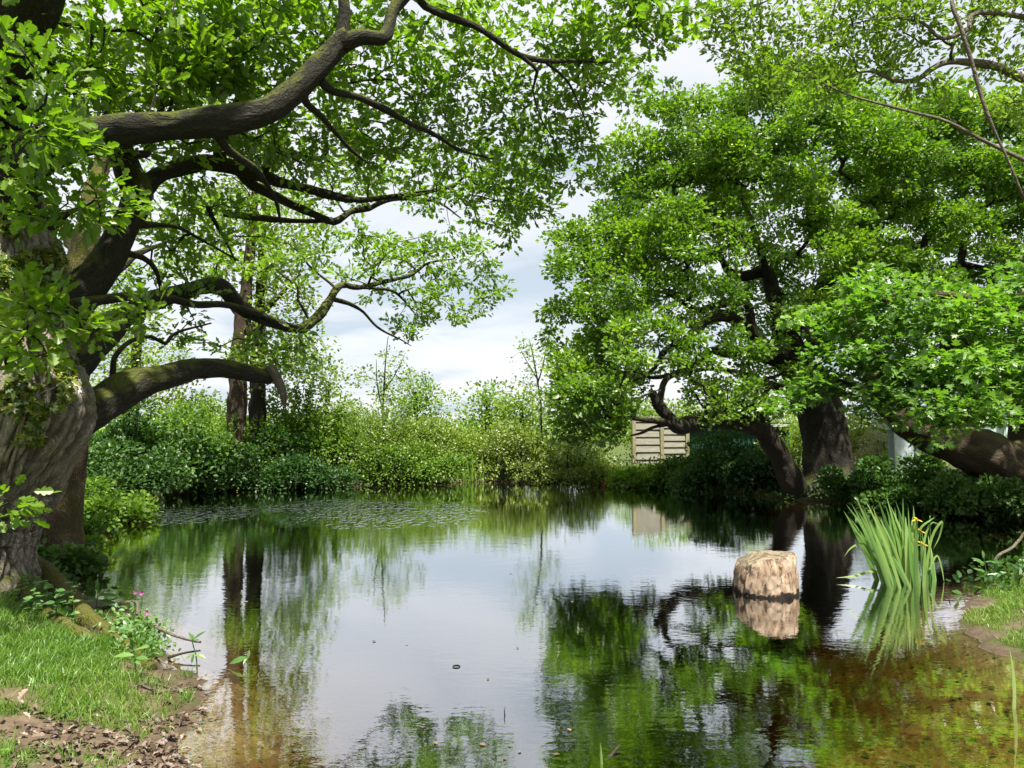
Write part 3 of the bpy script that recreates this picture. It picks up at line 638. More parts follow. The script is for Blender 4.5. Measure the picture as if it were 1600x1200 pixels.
# (px, py, D, rx, ry, rz, n)
for b in [(60, 110, 6.6, .8, .8, .6, 34), (150, 60, 6.2, .9, 1.0, .6, 46), (180, 130, 6.8, .9, 1, .5, 46), (260, 50, 6.8, 1.0, 1.2, .6, 60), (300, 130, 7.2, 1.0, 1.2, .5, 56), (380, 50, 7, 1.0, 1.2, .6, 60), (420, 110, 7.4, .9, 1.1, .5, 50),
          (470, 30, 7.4, .9, 1.2, .55, 50), (560, 20, 7.6, .7, 1.0, .5, 34), (640, 60, 7.8, 1.0, 1.1, .6, 60), (610, 130, 8.2, 1.1, 1.2, .5, 60), (700, 110, 8.2, .9, 1., .6, 46), (700, 190, 8.6, 1.0, 1.1, .5, 52), (770, 200, 8.8, .8, .9, .4, 34),
          (640, 230, 9, 1.1, 1.2, .5, 60), (560, 210, 8.6, 1.1, 1.2, .45, 56), (470, 220, 8.2, 1.0, 1.2, .45, 50), (390, 225, 8, .9, 1.1, .4, 36), (740, 270, 10, 1.1, 1.1, .5, 58), (800, 290, 10.3, .7, .8, .5, 34), (820, 240, 9.6, .6, .6, .4, 20), (660, 290, 10.4, 1.0, 1.0, .4, 40),
          (790, 350, 11, .5, .6, .35, 16), (720, 330, 11, .8, .8, .4, 26), (560, 285, 10, 1.0, 1.0, .35, 34), (840, 40, 8, .7, .7, .35, 20), (760, 20, 7.6, .7, .7, .3, 18), (900, 75, 8.3, .7, .7, .4, 32), (960, 100, 8.6, .5, .5, .45, 22), (880, 140, 8.4, .7, .6, .35, 26), (985, 140, 8.9, .3, .4, .25, 9),
          (850, 190, 8.8, .5, .5, .3, 10), (880, 260, 9.2, .6, .5, .35, 20), (830, 315, 10, .45, .4, .35, 14), (910, 215, 9, .5, .4, .25, 10),
          (630, 395, 13, 1.0, 1.0, .45, 38), (700, 415, 13.5, 1.0, 1.0, .5, 46), (750, 455, 13.8, .65, .7, .4, 30), (640, 470, 13, .9, .8, .4, 36), (690, 490, 13.2, .7, .6, .3, 22), (640, 515, 12.9, .35, .4, .2, 8), (580, 425, 12.5, .7, .8, .3, 16), (730, 390, 13.6, .6, .6, .35, 18), (570, 380, 12, .8, .8, .35, 20),
          (470, 390, 11, .9, 1, .4, 26), (400, 420, 10.2, .9, 1, .4, 24), (430, 340, 9.4, .9, 1, .4, 22), (330, 340, 8.6, .7, .9, .4, 18), (260, 380, 8, .6, .7, .35, 14), (270, 440, 8, .6, .6, .25, 10), (250, 320, 8, .6, .7, .4, 16), (380, 540, 9.6, .6, .7, .3, 16), (440, 540, 9.8, .5, .6, .3, 14), (300, 520, 8.5, .5, .4, .2, 6), (320, 300, 8, .6, .8, .3, 14), (250, 210, 7, .8, .9, .3, 20), (150, 200, 6.4, .5, .5, .25, 12), (250, 260, 7.6, .6, .8, .3, 14),
          # near sprays in front of the trunk
          (40, 140, 4.9, .32, .4, .22, 16), (60, 200, 4.8, .30, .35, .22, 18), (110, 215, 5.1, .25, .3, .16, 10), (20, 240, 4.7, .3, .3, .2, 12), (120, 310, 5.3, .35, .35, .2, 16), (170, 330, 5.5, .25, .3, .18, 9), (60, 330, 5.2, .3, .3, .15, 8), (60, 470, 5.3, .35, .3, .15, 13), (40, 520, 5.2, .25, .3, .22, 11), (90, 510, 5.4, .25, .3, .15, 8), (200, 478, 5.9, .2, .25, .15, 7), (10, 60, 4.6, .25, .3, .2, 8),
          (8, 770, 5.0, .07, .12, .06, 4), (22, 800, 5.05, .07, .1, .05, 4),
          # hanging spray at the top of the view
          (1040, 20, 6.6, .32, .4, .18, 15), (1000, 5, 6.7, .3, .35, .2, 10), (1030, 60, 6.7, .12, .2, .1, 3), (980, 45, 6.9, .2, .2, .12, 4)]:
    n_b = max(2, int(b[6] * (.62 if b[2] > 5.6 else .85) * (1.5 if b[0] > 770 else (.78 if b[0] > 520 and b[1] < 340 else 1.0))))
    cl.append(blob(b[0], b[1], b[2], b[3], b[4] * .7, b[5] * .95, n_b))
# crown above and behind the frame
for b in [(100, -160, 6.5, 1.5, 1.5, .8, 24), (350, -150, 7.2, 1.6, 1.8, .8, 26), (600, -120, 8, 1.5, 1.6, .7, 24), (800, -90, 8.4, 1.2, 1.2, .5, 18), (960, -60, 7.6, .8, .9, .35, 24)]:
    cl.append(blob(*b[:6], b[6]))
cl = np.vstack(cl)
T1.limb([(560, -150, 6.6, .05), (700, -110, 6.8, .035), (850, -70, 6.8, .022), (960, -35, 6.7, .014), (1030, 0, 6.65, .007)], wob=.006)
T1.limb([(20, 300, 6.2, .07), (45, 275, 5.5, .03), (55, 215, 4.9, .012)], wob=.004)
T1.limb([(40, 480, 6.2, .06), (50, 478, 5.7, .02), (58, 485, 5.3, .01)], wob=.004)
T1.limb([(80, 350, 6.3, .06), (110, 330, 5.8, .02), (130, 322, 5.4, .01)], wob=.004)
T1.limb([(-10, 790, 5.9, .03), (2, 790, 5.4, .01), (15, 785, 5.05, .005)], wob=.002)
T1.grow(thin(cl, .13), bf=.5, rtip=.0055)
T1.build_wood(oak, MAT['bark_oak'], MAT['bark_limb'], MAT['bark_twig'], tr_disp, 380)
_tm = next(c for c in oak.children if c.name.startswith('trunk')).data
_at = _tm.attributes.new('fissure', 'FLOAT', 'POINT'); _fv = np.zeros(len(_tm.vertices), np.float32); _fv[:tr_disp.fur.size] = tr_disp.fur.ravel(); _at.data.foreach_set('value', _fv)
nl = T1.foliage(oak, OAK, MAT['oak_leaf'], 27, .175, .114, flat=.7, single=300, hi=OAK_HI, key='oak', hi_dist=7.6)
print('oak leaves', nl, len(T1.tpos))
# splintered stub hanging from the broken low limb
tb = Tubes()
for k in range(7):
    o_ = rng.normal(0, 1, 3) * np.array([.035, .03, .01])
    pts = np.array([P(418, 572, 8.45) + o_, P(428, 590, 8.48) + o_ * 1.2, P(438, 612, 8.5) + o_ * 1.2 + np.array([0, 0, rng.uniform(-.03, .03)]), P(443, 640 - 18 * rng.random() * (k > 0), 8.5) + o_ * .5])
    c = catmull(pts, .04); tb.add(c, np.linspace(.04 + .012 * (k == 0), .004, len(c)), 7, True, seed=k)
tb.build('broken_stub', MAT['deadwood'], oak)
# mossy surface root running to the water
tb = Tubes()
for pts, r0 in (([(40, 905), (85, 930), (130, 962), (175, 990), (215, 1010), (240, 1022)], .15), ([(20, 930), (60, 960), (110, 985), (160, 1000)], .09)):
    q = np.array([G(a, b, .12) for a, b in pts]); q[:, 2] = ground_h(q[:, 0], q[:, 1]) + np.linspace(.05, .0, len(q))
    c = catmull(q, .05); c[:, 2] = np.maximum(c[:, 2], ground_h(c[:, 0], c[:, 1]) + .01); tb = Tubes(); rr = np.linspace(r0, .035, len(c))
    tb.add(c, rr, 14, True, lambda bk, th, ln, W, rr=rr: (fbm(bk * 6, 3, 8) - .5) * .5 * rr[:, None], seed=3, squash=.8)
    tb.build('root', MAT['bark_moss'], oak)

# ---------------------------------------------------------------- ivy on the oak trunk
iv0 = G(40, 940, .2)
ivy = empty('ivy', iv0, 'ivy climbing the huge oak trunk with pale bare stems', 'ivy')
from mathutils.bvhtree import BVHTree
_tm = next(c for c in oak.children if c.name.startswith('trunk')).data
TRUNK_BVH = BVHTree.FromPolygons([v.co for v in _tm.vertices], [p.vertices for p in _tm.polygons])
def trunk_surf(px, py):
    d = Vector(raydir(px, py)).normalized(); h = TRUNK_BVH.ray_cast(Vector((0, 0, H)), d)
    return None if h[0] is None else np.array(h[0]) - np.array(d) * .012
tb = Tubes()
for pl in [[(10, 720), (25, 690), (32, 655), (45, 630), (70, 612), (100, 600)], [(15, 735), (28, 700), (36, 660), (52, 625), (78, 590), (82, 540), (95, 500), (90, 460), (96, 430)], [(50, 640), (48, 600), (62, 560), (70, 520), (84, 480), (92, 440), (80, 400)], [(2, 640), (8, 610), (4, 570), (12, 520)],
           [(105, 560), (100, 520), (112, 480), (104, 450)], [(70, 600), (88, 560), (98, 530), (110, 500)], [(86, 470), (110, 445), (100, 420)], [(30, 660), (20, 600), (30, 540), (25, 470), (40, 400)]]:
    q = [trunk_surf(*p_) for p_ in pl]; q = [v for v in q if v is not None]
    if len(q) < 3: continue
    c = catmull(np.array(q), .05); c[:, :3] += np.stack([fbm(c * 6, 2, 60 + k) - .5 for k in range(3)], -1) * .05
    tb = Tubes(); tb.add(c, np.linspace(.016, .007, len(c)), 6, True); tb.build('stem', MAT['vine'], ivy)
ip, idr = [], []
for _ in range(5200):
    yy = rng.normal(470, 85); xx = rng.uniform(0, 128)
    if yy > 640 or yy < 290: continue
    if fbm(np.array([xx / 30., yy / 38., 4.]), 3, 14) < .46: continue
    q = trunk_surf(xx, yy)
    if q is None: continue
    ip.append(q + np.array([0, -.05 * rng.random() - .01, 0])); 
for _ in range(420):
    yy = rng.uniform(600, 690); xx = 55 + rng.normal(0, 12)
    q = trunk_surf(xx, yy)
    if q is not None and fbm(np.array([xx / 12., yy / 25., 9.]), 2, 15) > .5: ip.append(q + np.array([0, -.03 * rng.random(), 0]))
ip = np.array(ip); m = len(ip)
io = link('foliage', leaves_mesh('foliage', MAPLE, ip, unit(rng.normal(0, .5, (m, 3)) + np.array([0, -.3, -.5])), unit(rng.normal(0, .35, (m, 3)) + np.array([.35, -.8, .5])), rng.uniform(.045, .085, m), rng.random(m) ** 1.3, MAT['ivy_leaf']), ivy)
io['kind'] = 'stuff'

# ================================================================== MOSSY SECOND TRUNK
q0 = P(85, 880, 8.7)
moss = empty('mossy_tree', (q0[0], q0[1], gh(q0[0], q0[1])), 'mossy upright trunk standing at the waterside just behind the huge oak', 'tree', 'large trees around the pond')
T2 = Tree()
T2.limb([(80, 905, 8.7, .26), (88, 850, 8.7, .235), (98, 760, 8.7, .235), (104, 680, 8.7, .23), (105, 600, 8.8, .22), (112, 500, 8.9, .19), (130, 400, 9, .16), (150, 300, 9.2, .12), (170, 200, 9.4, .07)], 'trunk', .05, .01)
T2.limb([(112, 500, 8.9, .12), (160, 440, 9.3, .08), (210, 400, 9.8, .05), (260, 380, 10.3, .02)])
T2.limb([(130, 400, 9, .11), (90, 340, 9.4, .07), (40, 300, 9.8, .03)])
cl = np.vstack([blob(*b[:6], b[6]) for b in [(210, 300, 10, 1.0, .6, .6, 16), (120, 220, 10, 1.1, .6, .6, 20), (260, 380, 10.4, .9, .6, .5, 14), (180, 420, 9.8, .6, .6, .4, 10), (220, 150, 10.5, 1.2, .7, .6, 20), (350, 170, 11, 1.2, .7, .6, 20)]])
T2.grow(thin(cl, .14))
def t2d(bk, th, ln, W): return (1 - np.abs(2 * fbm(bk * np.array([9, 9, 1.6]), 3, 44) - 1) - .6) * .06 + (fbm(bk * 2, 3, 45) - .5) * .14
T2.build_wood(moss, MAT['bark_moss'], MAT['bark_limb'], MAT['bark_twig'], t2d, 40)
T2.foliage(moss, OAK, MAT['oak_leaf'], 18, .28, .10, tint=(.3, 1))

# ================================================================== RIGHT OAK
q0 = G(1288, 781)
QX, QY = q0[0] + .1, q0[1] + .55
ro = empty('oak_tree', (QX, QY, gh(QX, QY)), 'broad spreading oak on the far bank with dark crooked limbs and a stout hollow-scarred trunk', 'tree', 'large trees around the pond')
D0 = QY
T3 = Tree()
def t3d(bk, th, ln, W):
    z = W[..., 2]
    return (1 - np.abs(2 * fbm(bk * np.array([6, 6, 1.2]), 3, 54) - 1) - .6) * .10 + (fbm(bk * 1.7, 3, 55) - .5) * .26 + .28 * np.clip((.75 - z) / .75, 0, 1) ** 1.5 * (1 + .6 * np.sin(th * 4 + .5))
T3.limb([(1288, 800, D0, .62), (1290, 765, D0, .52), (1293, 730, D0, .48), (1290, 690, D0, .46), (1283, 655, D0, .46), (1274, 622, D0, .44), (1258, 590, D0, .42), (1243, 560, D0, .36), (1228, 530, D0, .30), (1222, 505, D0, .27)], 'trunk', .07, .01)
T3.limb([(1250, 790, D0 - .3, .30), (1232, 745, D0 - .5, .25), (1212, 705, D0 - .8, .22), (1185, 672, D0 - 1.2, .21), (1150, 658, D0 - 1.6, .20), (1112, 655, D0 - 2, .18), (1082, 660, D0 - 2.3, .165), (1058, 664, D0 - 2.6, .15), (1043, 648, D0 - 2.7, .11), (1026, 630, D0 - 2.8, .09), (1020, 612, D0 - 2.9, .07)], wob=.012)
T3.limb([(1056, 664, D0 - 2.6, .09), (1030, 658, D0 - 2.9, .07), (1005, 655, D0 - 3.2, .055), (975, 650, D0 - 3.5, .04), (940, 640, D0 - 3.8, .02)], wob=.01)
T3.limb([(1050, 662, D0 - 2.6, .05), (1020, 668, D0 - 2.9, .04), (1000, 677, D0 - 3.1, .025), (985, 680, D0 - 3.2, .012)], wob=.006)
T3.limb([(1030, 632, D0 - 2.75, .07), (1036, 600, D0 - 2.6, .06), (1048, 588, D0 - 2.5, .055), (1075, 582, D0 - 2.2, .05), (1110, 576, D0 - 1.8, .05), (1150, 582, D0 - 1.2, .07), (1200, 600, D0 - .4, .10), (1250, 610, D0, .14)], wob=.008)
T3.limb([(1236, 560, D0, .22), (1200, 545, D0 - .2, .19), (1178, 525, D0 - .4, .17), (1160, 508, D0 - .7, .15), (1138, 494, D0 - 1, .13), (1112, 495, D0 - 1.3, .115), (1090, 515, D0 - 1.6, .10), (1066, 532, D0 - 1.9, .085), (1040, 548, D0 - 2.2, .07), (1025, 572, D0 - 2.4, .05), (1000, 590, D0 - 2.7, .03), (960, 600, D0 - 3, .015)], wob=.01)
T3.limb([(1240, 575, D0, .2), (1200, 560, D0 + .1, .15), (1165, 552, D0 + .2, .12), (1130, 552, D0 + .1, .10), (1110, 548, D0, .09), (1090, 565, D0 - .1, .075), (1060, 580, D0 - .4, .06), (1020, 590, D0 - .8, .04), (990, 580, D0 - 1.1, .02)], wob=.012)
T3.limb([(1175, 525, D0 - .4, .12), (1172, 500, D0 - .3, .11), (1170, 480, D0 - .2, .1), (1150, 470, D0 - .2, .09), (1110, 480, D0 - .5, .085), (1090, 485, D0 - .8, .075), (1062, 470, D0 - 1.1, .05), (1030, 455, D0 - 1.4, .03), (980, 450, D0 - 1.8, .015)], wob=.012)
T3.limb([(1222, 515, D0, .2), (1215, 480, D0, .18), (1205, 450, D0 + .1, .16), (1195, 425, D0 + .2, .14), (1165, 432, D0 + .1, .12), (1140, 425, D0, .10), (1125, 405, D0 - .1, .08), (1100, 395, D0 - .4, .05), (1060, 380, D0 - .8, .03), (1010, 350, D0 - 1.2, .012)], wob=.012)
T3.limb([(1225, 520, D0, .22), (1258, 490, D0 + .2, .2), (1285, 450, D0 + .3, .18), (1300, 415, D0 + .4, .17), (1292, 395, D0 + .4, .14), (1274, 372, D0 + .4, .12), (1268, 340, D0 + .4, .10), (1262, 300, D0 + .4, .08), (1250, 250, D0 + .3, .05), (1230, 200, D0 + .2, .025)], wob=.01)
T3.limb([(1300, 415, D0 + .4, .12), (1312, 400, D0 + .4, .10), (1318, 372, D0 + .4, .07), (1340, 340, D0 + .4, .05), (1370, 300, D0 + .3, .03), (1390, 230, D0 + .2, .015)], wob=.01)
T3.limb([(1260, 550, D0 + .2, .2), (1320, 500, D0 + .5, .17), (1358, 440, D0 + .8, .14), (1372, 412, D0 + .9, .12), (1395, 408, D0 + 1, .11), (1425, 420, D0 + 1.1, .10), (1450, 432, D0 + 1.2, .09), (1480, 424, D0 + 1.3, .1), (1500, 412, D0 + 1.3, .1), (1506, 380, D0 + 1.4, .09), (1520, 358, D0 + 1.4, .085), (1560, 342, D0 + 1.4, .075), (1595, 322, D0 + 1.4, .06), (1650, 290, D0 + 1.4, .03)], wob=.01)
T3.limb([(1425, 420, D0 + 1.1, .10), (1436, 392, D0 + 1.1, .095), (1455, 362, D0 + 1.1, .085), (1478, 340, D0 + 1.1, .075), (1500, 330, D0 + 1.1, .06), (1520, 352, D0 + 1.2, .04)], wob=.01)
T3.limb([(1500, 412, D0 + 1.3, .09), (1535, 420, D0 + 1.3, .08), (1565, 426, D0 + 1.3, .07), (1610, 425, D0 + 1.3, .05), (1680, 430, D0 + 1.3, .02)], wob=.01)
T3.limb([(1205, 450, D0 + .1, .1), (1190, 400, D0 - .4, .08), (1170, 340, D0 - .9, .06), (1150, 280, D0 - 1.4, .04), (1110, 220, D0 - 1.8, .02)], wob=.01)
T3.limb([(1268, 340, D0 + .4, .08), (1310, 270, D0 + .9, .05), (1340, 200, D0 + 1.4, .03)], wob=.01)
cl = []
PADS = [(885, 425, -1.8, .75, 34), (915, 400, -1.6, .7, 30), (905, 475, -2, .9, 48), (960, 450, -1.9, .9, 50), (880, 540, -2.2, .8, 42), (930, 545, -2.4, .9, 50), (890, 590, -2.6, .8, 42), (900, 640, -3, .7, 38), (945, 620, -3.2, .8, 44), (950, 670, -3.6, .6, 26), (975, 625, -3.4, .5, 12),
        (945, 375, -1.6, .7, 32), (985, 330, -1.4, .9, 50), (1010, 400, -1.8, .9, 50), (1020, 280, -1.2, .9, 46), (1060, 340, -1.6, 1., 56), (1040, 230, -1, .8, 36), (1085, 190, -.8, .9, 44), (1110, 260, -1.3, 1., 56), (1150, 160, -.6, 1., 50), (1130, 340, -1.5, 1., 36), (1180, 230, -1.2, 1., 56),
        (1240, 160, -.4, 1.1, 60), (1260, 240, -1, 1.1, 60), (1200, 310, -1.6, 1.0, 38), (1330, 170, 0, 1.1, 60), (1350, 250, -.6, 1.1, 60), (1290, 320, -1.4, 1., 36), (1420, 180, .4, 1.1, 60), (1440, 260, 0, 1.1, 60), (1510, 190, .8, 1.1, 54), (1540, 260, .4, 1.1, 56), (1600, 220, 1, 1.1, 50), (1600, 290, .8, 1., 46),
        (1380, 330, -.8, 1., 52), (1470, 320, -.2, 1., 40), (1560, 360, .2, .9, 34), (1330, 400, -1.3, .8, 24), (1250, 390, -1.7, .8, 22), (1410, 380, -.5, .8, 26), (1600, 420, .6, .9, 36), (1530, 450, .2, .9, 40), (1440, 460, -.4, .9, 40), (1370, 470, -1.0, .9, 44), (1600, 500, .4, 1., 40),
        (1100, 400, -2.0, .7, 16), (1170, 400, -2, .8, 16), (1060, 440, -2.2, .6, 14), (1010, 500, -2.6, .7, 20), (1080, 510, -2.4, .6, 16), (1000, 560, -2.9, .6, 16), (1060, 560, -2.6, .5, 10), (1120, 450, -2., .6, 18), (1130, 530, -2, .5, 14), (1150, 610, -1.8, .6, 14), (1100, 620, -2.2, .6, 12), (1190, 620, -1.4, .6, 14), (1060, 600, -2.6, .5, 12), (1210, 560, -1.0, .6, 18), (1290, 470, -1.2, .7, 18), (1230, 480, -1.5, .6, 18), (1160, 570, -1.5, .5, 12), (1200, 650, -1.6, .5, 18), (1140, 640, -2, .5, 16),
        (1480, 140, .6, 1., 40), (1570, 170, 1.2, 1., 44), (1400, 270, -.5, .9, 36), (1500, 240, .2, 1., 44), (1590, 330, .3, .9, 36), (1450, 200, .5, 1.1, 40), (1640, 260, .6, 1.1, 40), (1300, 130, .4, 1., 36), (1210, 130, .2, .9, 30),
        # back of the crown
        (1230, 400, 2.4, 1., 30), (1300, 430, 2.6, 1., 30), (1200, 490, 2.2, .8, 20), (1390, 400, 2.8, 1., 30), (1460, 370, 3, 1., 30), (1540, 400, 3, 1., 30), (1130, 440, 2.2, .8, 18), (1330, 480, 2.4, .9, 26), (1060, 480, 1.8, .8, 18), (1250, 560, 2.2, .7, 16),
        (940, 420, 1.6, 1.0, 40), (1000, 330, 2, 1.2, 50), (1080, 250, 2.2, 1.2, 50), (1180, 200, 2.4, 1.3, 50), (1300, 200, 2.6, 1.3, 50), (1420, 230, 2.8, 1.3, 50), (1540, 270, 3, 1.3, 50), (960, 520, 1.4, 1.0, 36), (1180, 330, 2.4, 1.2, 40), (1320, 330, 2.6, 1.2, 40), (1300, 520, 2.2, 1., 34), (1420, 540, 2.4, 1.1, 36), (1550, 560, 2.4, 1.1, 36), (1200, 430, 2.2, .9, 16), (1000, 610, 1.2, .7, 14), (1120, 600, 1.6, .7, 12)]
for px, py, dd, r, n in PADS:
    c0 = P(px, py, D0 + dd)
    for k_ in range(3):
        c1 = c0 + rng.normal(0, .58, 3) * r * np.array([1, 1, .75]); rr_ = r * rng.uniform(.5, 1.0)
        v_ = unit(rng.normal(0, 1, (int(n * .56), 3))) * (rng.random((int(n * .56), 1)) ** .5)
        cl.append(c1 + v_ * np.array([rr_, rr_, rr_ * rng.uniform(.4, .85)]))
cl = np.vstack(cl); _px = project(cl)[0]; cl = cl[_px > 850 + np.abs(rng.normal(0, 20, len(cl)))]
T3.grow(thin(cl, .16), bf=.45, rtip=.011, maxr=.09)
T3.build_wood(ro, MAT['bark_far'], MAT['bark_far'], MAT['bark_far'], t3d, 48)
nl = T3.foliage(ro, DIA, MAT['oak_leaf_far'], 48, .24, .112, flat=.7, up=.55, bare=lambda t: (rng.random(len(t)) < .4) & (project(t)[1] > 370) & (project(t)[0] > 940) & (project(t)[0] < 1260) & (t[:, 1] < D0 + .5))
print('right oak leaves', nl, len(T3.tpos))
# pale snapped branch stub on the right oak
tb = Tubes(); c = catmull(np.array([P(1278, 535, D0 - .9), P(1268, 525, D0 - 1.0), P(1258, 510, D0 - 1.05)]), .05); tb.add(c, np.linspace(.07, .05, len(c)), 8, True); tb.build('snapped_stub', MAT['deadwood'], ro)

# ================================================================== LEANING TREE AT THE RIGHT EDGE
q0 = P(1655, 790, 11.2 * 1.26)
lt = empty('leaning_tree', (q0[0], q0[1], gh(q0[0], q0[1])), 'brown-barked tree at the right edge with a thick limb leaning left and broad lobed leaves', 'tree', 'large trees around the pond')
T4 = Tree(); KL = 1.26
def tl(pts): return [(a, b, D * KL if D > 10.95 else D * 1.14, r * KL) for a, b, D, r in pts]
T4.limb(tl([(1665, 860, 11.2, .66), (1648, 790, 11.2, .56), (1635, 720, 11.2, .48), (1625, 640, 11.2, .42), (1620, 560, 11.2, .38), (1640, 420, 11.3, .3), (1680, 250, 11.3, .2)]), 'trunk', .06, .01)
T4.limb(tl([(1650, 775, 11.2, .46), (1590, 735, 11.1, .40), (1540, 715, 11.05, .34), (1490, 697, 11.1, .29), (1445, 675, 11.2, .26), (1408, 648, 11.3, .24), (1385, 618, 11.4, .21), (1366, 575, 11.6, .17), (1340, 520, 11.8, .12), (1310, 470, 12, .06)]), wob=.015)
T4.limb(tl([(1622, 600, 11.2, .2), (1560, 560, 10.8, .13), (1500, 540, 10.4, .09), (1440, 560, 10.1, .06), (1390, 590, 9.8, .03)]), wob=.01)
T4.limb(tl([(1625, 540, 11.2, .16), (1580, 500, 10.6, .1), (1520, 470, 10.2, .06), (1450, 460, 9.9, .035), (1380, 470, 9.7, .02)]), wob=.01)
T4.limb(tl([(1385, 618, 11.4, .1), (1330, 600, 10.9, .06), (1280, 600, 10.5, .03), (1230, 620, 10.2, .015)]), wob=.01)
T4.limb(tl([(1560, 560, 10.8, .08), (1540, 610, 10.2, .04), (1510, 640, 9.8, .02)]), wob=.01)
cl = np.vstack([blob(px, py, D * 1.14, r * 1.14, r * 1.0, r * .5, n, .5) for px, py, D, r, n in [
    (1330, 500, 10.2, .8, 46), (1400, 470, 10, .7, 40), (1470, 500, 10.2, .8, 48), (1550, 480, 10.4, .8, 48), (1600, 530, 10.3, .7, 40), (1310, 560, 10.1, .55, 28), (1380, 560, 9.9, .8, 50), (1460, 580, 9.9, .8, 52), (1540, 570, 10, .8, 50), (1600, 610, 10, .55, 30), (1430, 640, 9.7, .55, 30), (1510, 640, 9.7, .6, 36), (1480, 665, 9.6, .3, 10), (1570, 655, 9.8, .3, 12), (1250, 610, 10.1, .4, 14), (1215, 635, 10, .22, 6), (1290, 605, 10.1, .4, 12), (1380, 620, 9.8, .5, 18),
    (1465, 690, 9.5, .13, 3), (1435, 690, 9.5, .1, 2), (1360, 440, 10.4, .5, 20), (1600, 440, 10.6, .6, 26), (1680, 560, 10.5, .9, 40), (1700, 400, 11, 1, 40), (1500, 610, 10.3, .7, 34), (1400, 600, 10.3, .6, 26)]])
T4.grow(thin(cl, .13), bf=.45)
T4.build_wood(lt, MAT['bark_brown'], MAT['bark_brown'], MAT['bark_twig'], t3d, 40)
nl = T4.foliage(lt, MAPLE, MAT['maple_leaf'], 19, .26, .122, flat=.42, up=1.3, single=300, key='maple', droop=.15)
print('leaning tree leaves', nl)

# ================================================================== OVERHANGING ASH, TOP RIGHT
ash = empty('ash_tree', (9.2, 7.6, gh(9.2, 7.6)), 'slender pale-barked tree reaching thin sparse-leaved boughs across the upper right', 'tree', 'large trees around the pond')
T5 = Tree()
T5.limb3([(9.2, 7.6, .2, .24), (9.0, 7.7, 2.2, .2), (8.5, 7.9, 4.2, .17), (7.9, 8.1, 5.6, .13), (7.4, 8.2, 7.2, .08)], 'trunk', .08)
def pr(px, py, D, r): return (*P(px, py, D), r)
T5.limb3([(8.4, 7.9, 4.4, .1), pr(1680, 155, 8.1, .06), pr(1600, 124, 8, .05), pr(1560, 105, 8, .044), pr(1520, 98, 8, .04), pr(1480, 97, 8, .038), pr(1455, 108, 8, .034), pr(1432, 124, 8, .03), pr(1400, 126, 8, .024), pr(1360, 112, 8, .014), pr(1320, 120, 8, .007)], wob=.004)
T5.limb3([(8.0, 8.1, 5.5, .06), pr(1600, -20, 7, .03), pr(1494, -10, 6.4, .02), pr(1502, 45, 6.3, .019), pr(1516, 90, 6.3, .018), pr(1530, 140, 6.3, .017), pr(1543, 180, 6.3, .016), pr(1560, 218, 6.3, .014), pr(1580, 262, 6.3, .012), pr(1600, 310, 6.3, .009)], wob=.003)
T5.limb3([(9.0, 7.7, 2.6, .06), pr(1680, 285, 7.6, .03), pr(1600, 250, 7.5, .022), pr(1530, 216, 7.5, .02), pr(1480, 190, 7.55, .018), pr(1430, 176, 7.6, .016), pr(1330, 150, 7.7, .012), pr(1270, 122, 7.8, .01), pr(1212, 98, 8, .006)], wob=.004)
T5.limb3([(7.9, 8.1, 5.7, .06), pr(1560, 20, 7.8, .03), pr(1510, 48, 7.7, .026), pr(1470, 60, 7.7, .02), pr(1440, 35, 7.7, .015), pr(1380, 28, 7.8, .01), pr(1300, 45, 8, .006)], wob=.004)
T5.limb3([(7.7, 8.1, 6.2, .05), pr(1450, -60, 8, .03), pr(1300, -40, 8, .02), pr(1200, 0, 8, .012), pr(1130, 40, 8, .006)], wob=.005)
cl = np.vstack([blob(px, py, D, r, r, r * .5, int(n * 1.7), .6) for px, py, D, r, n in [
    (1130, 40, 8, .45, 15), (1170, 80, 8, .4, 11), (1210, 30, 8, .5, 18), (1270, 50, 8, .5, 18), (1330, 30, 8, .5, 16), (1390, 60, 8, .5, 18), (1330, 100, 8, .45, 13), (1430, 20, 7.8, .5, 16), (1260, 105, 8, .4, 10), (1400, 105, 8, .35, 10), (1470, 60, 8, .4, 10), (1540, 40, 8, .45, 12), (1580, 100, 8, .4, 11), (1590, 160, 7.8, .35, 10), (1300, 140, 7.9, .3, 8), (1200, 130, 8, .35, 8), (1450, 140, 8, .3, 8), (1550, 150, 6.4, .15, 5), (1380, -40, 8, 1.0, 40), (1200, -50, 8, .8, 24), (1560, -60, 8, 1, 40), (1700, 0, 8, 1.2, 40), (1700, 150, 8, .8, 24)]])
T5.grow(thin(cl, .12), bf=.3, rtip=.0035)
T5.build_wood(ash, MAT['bark_pale'], MAT['bark_pale'], MAT['bark_twig'])
T5.foliage(ash, ASH, MAT['ash_leaf'], 24, .17, .078, flat=.7, single=260, key='ash')
# close twig of a broad leaf drooping from the top edge
nr_ = Tree(); 
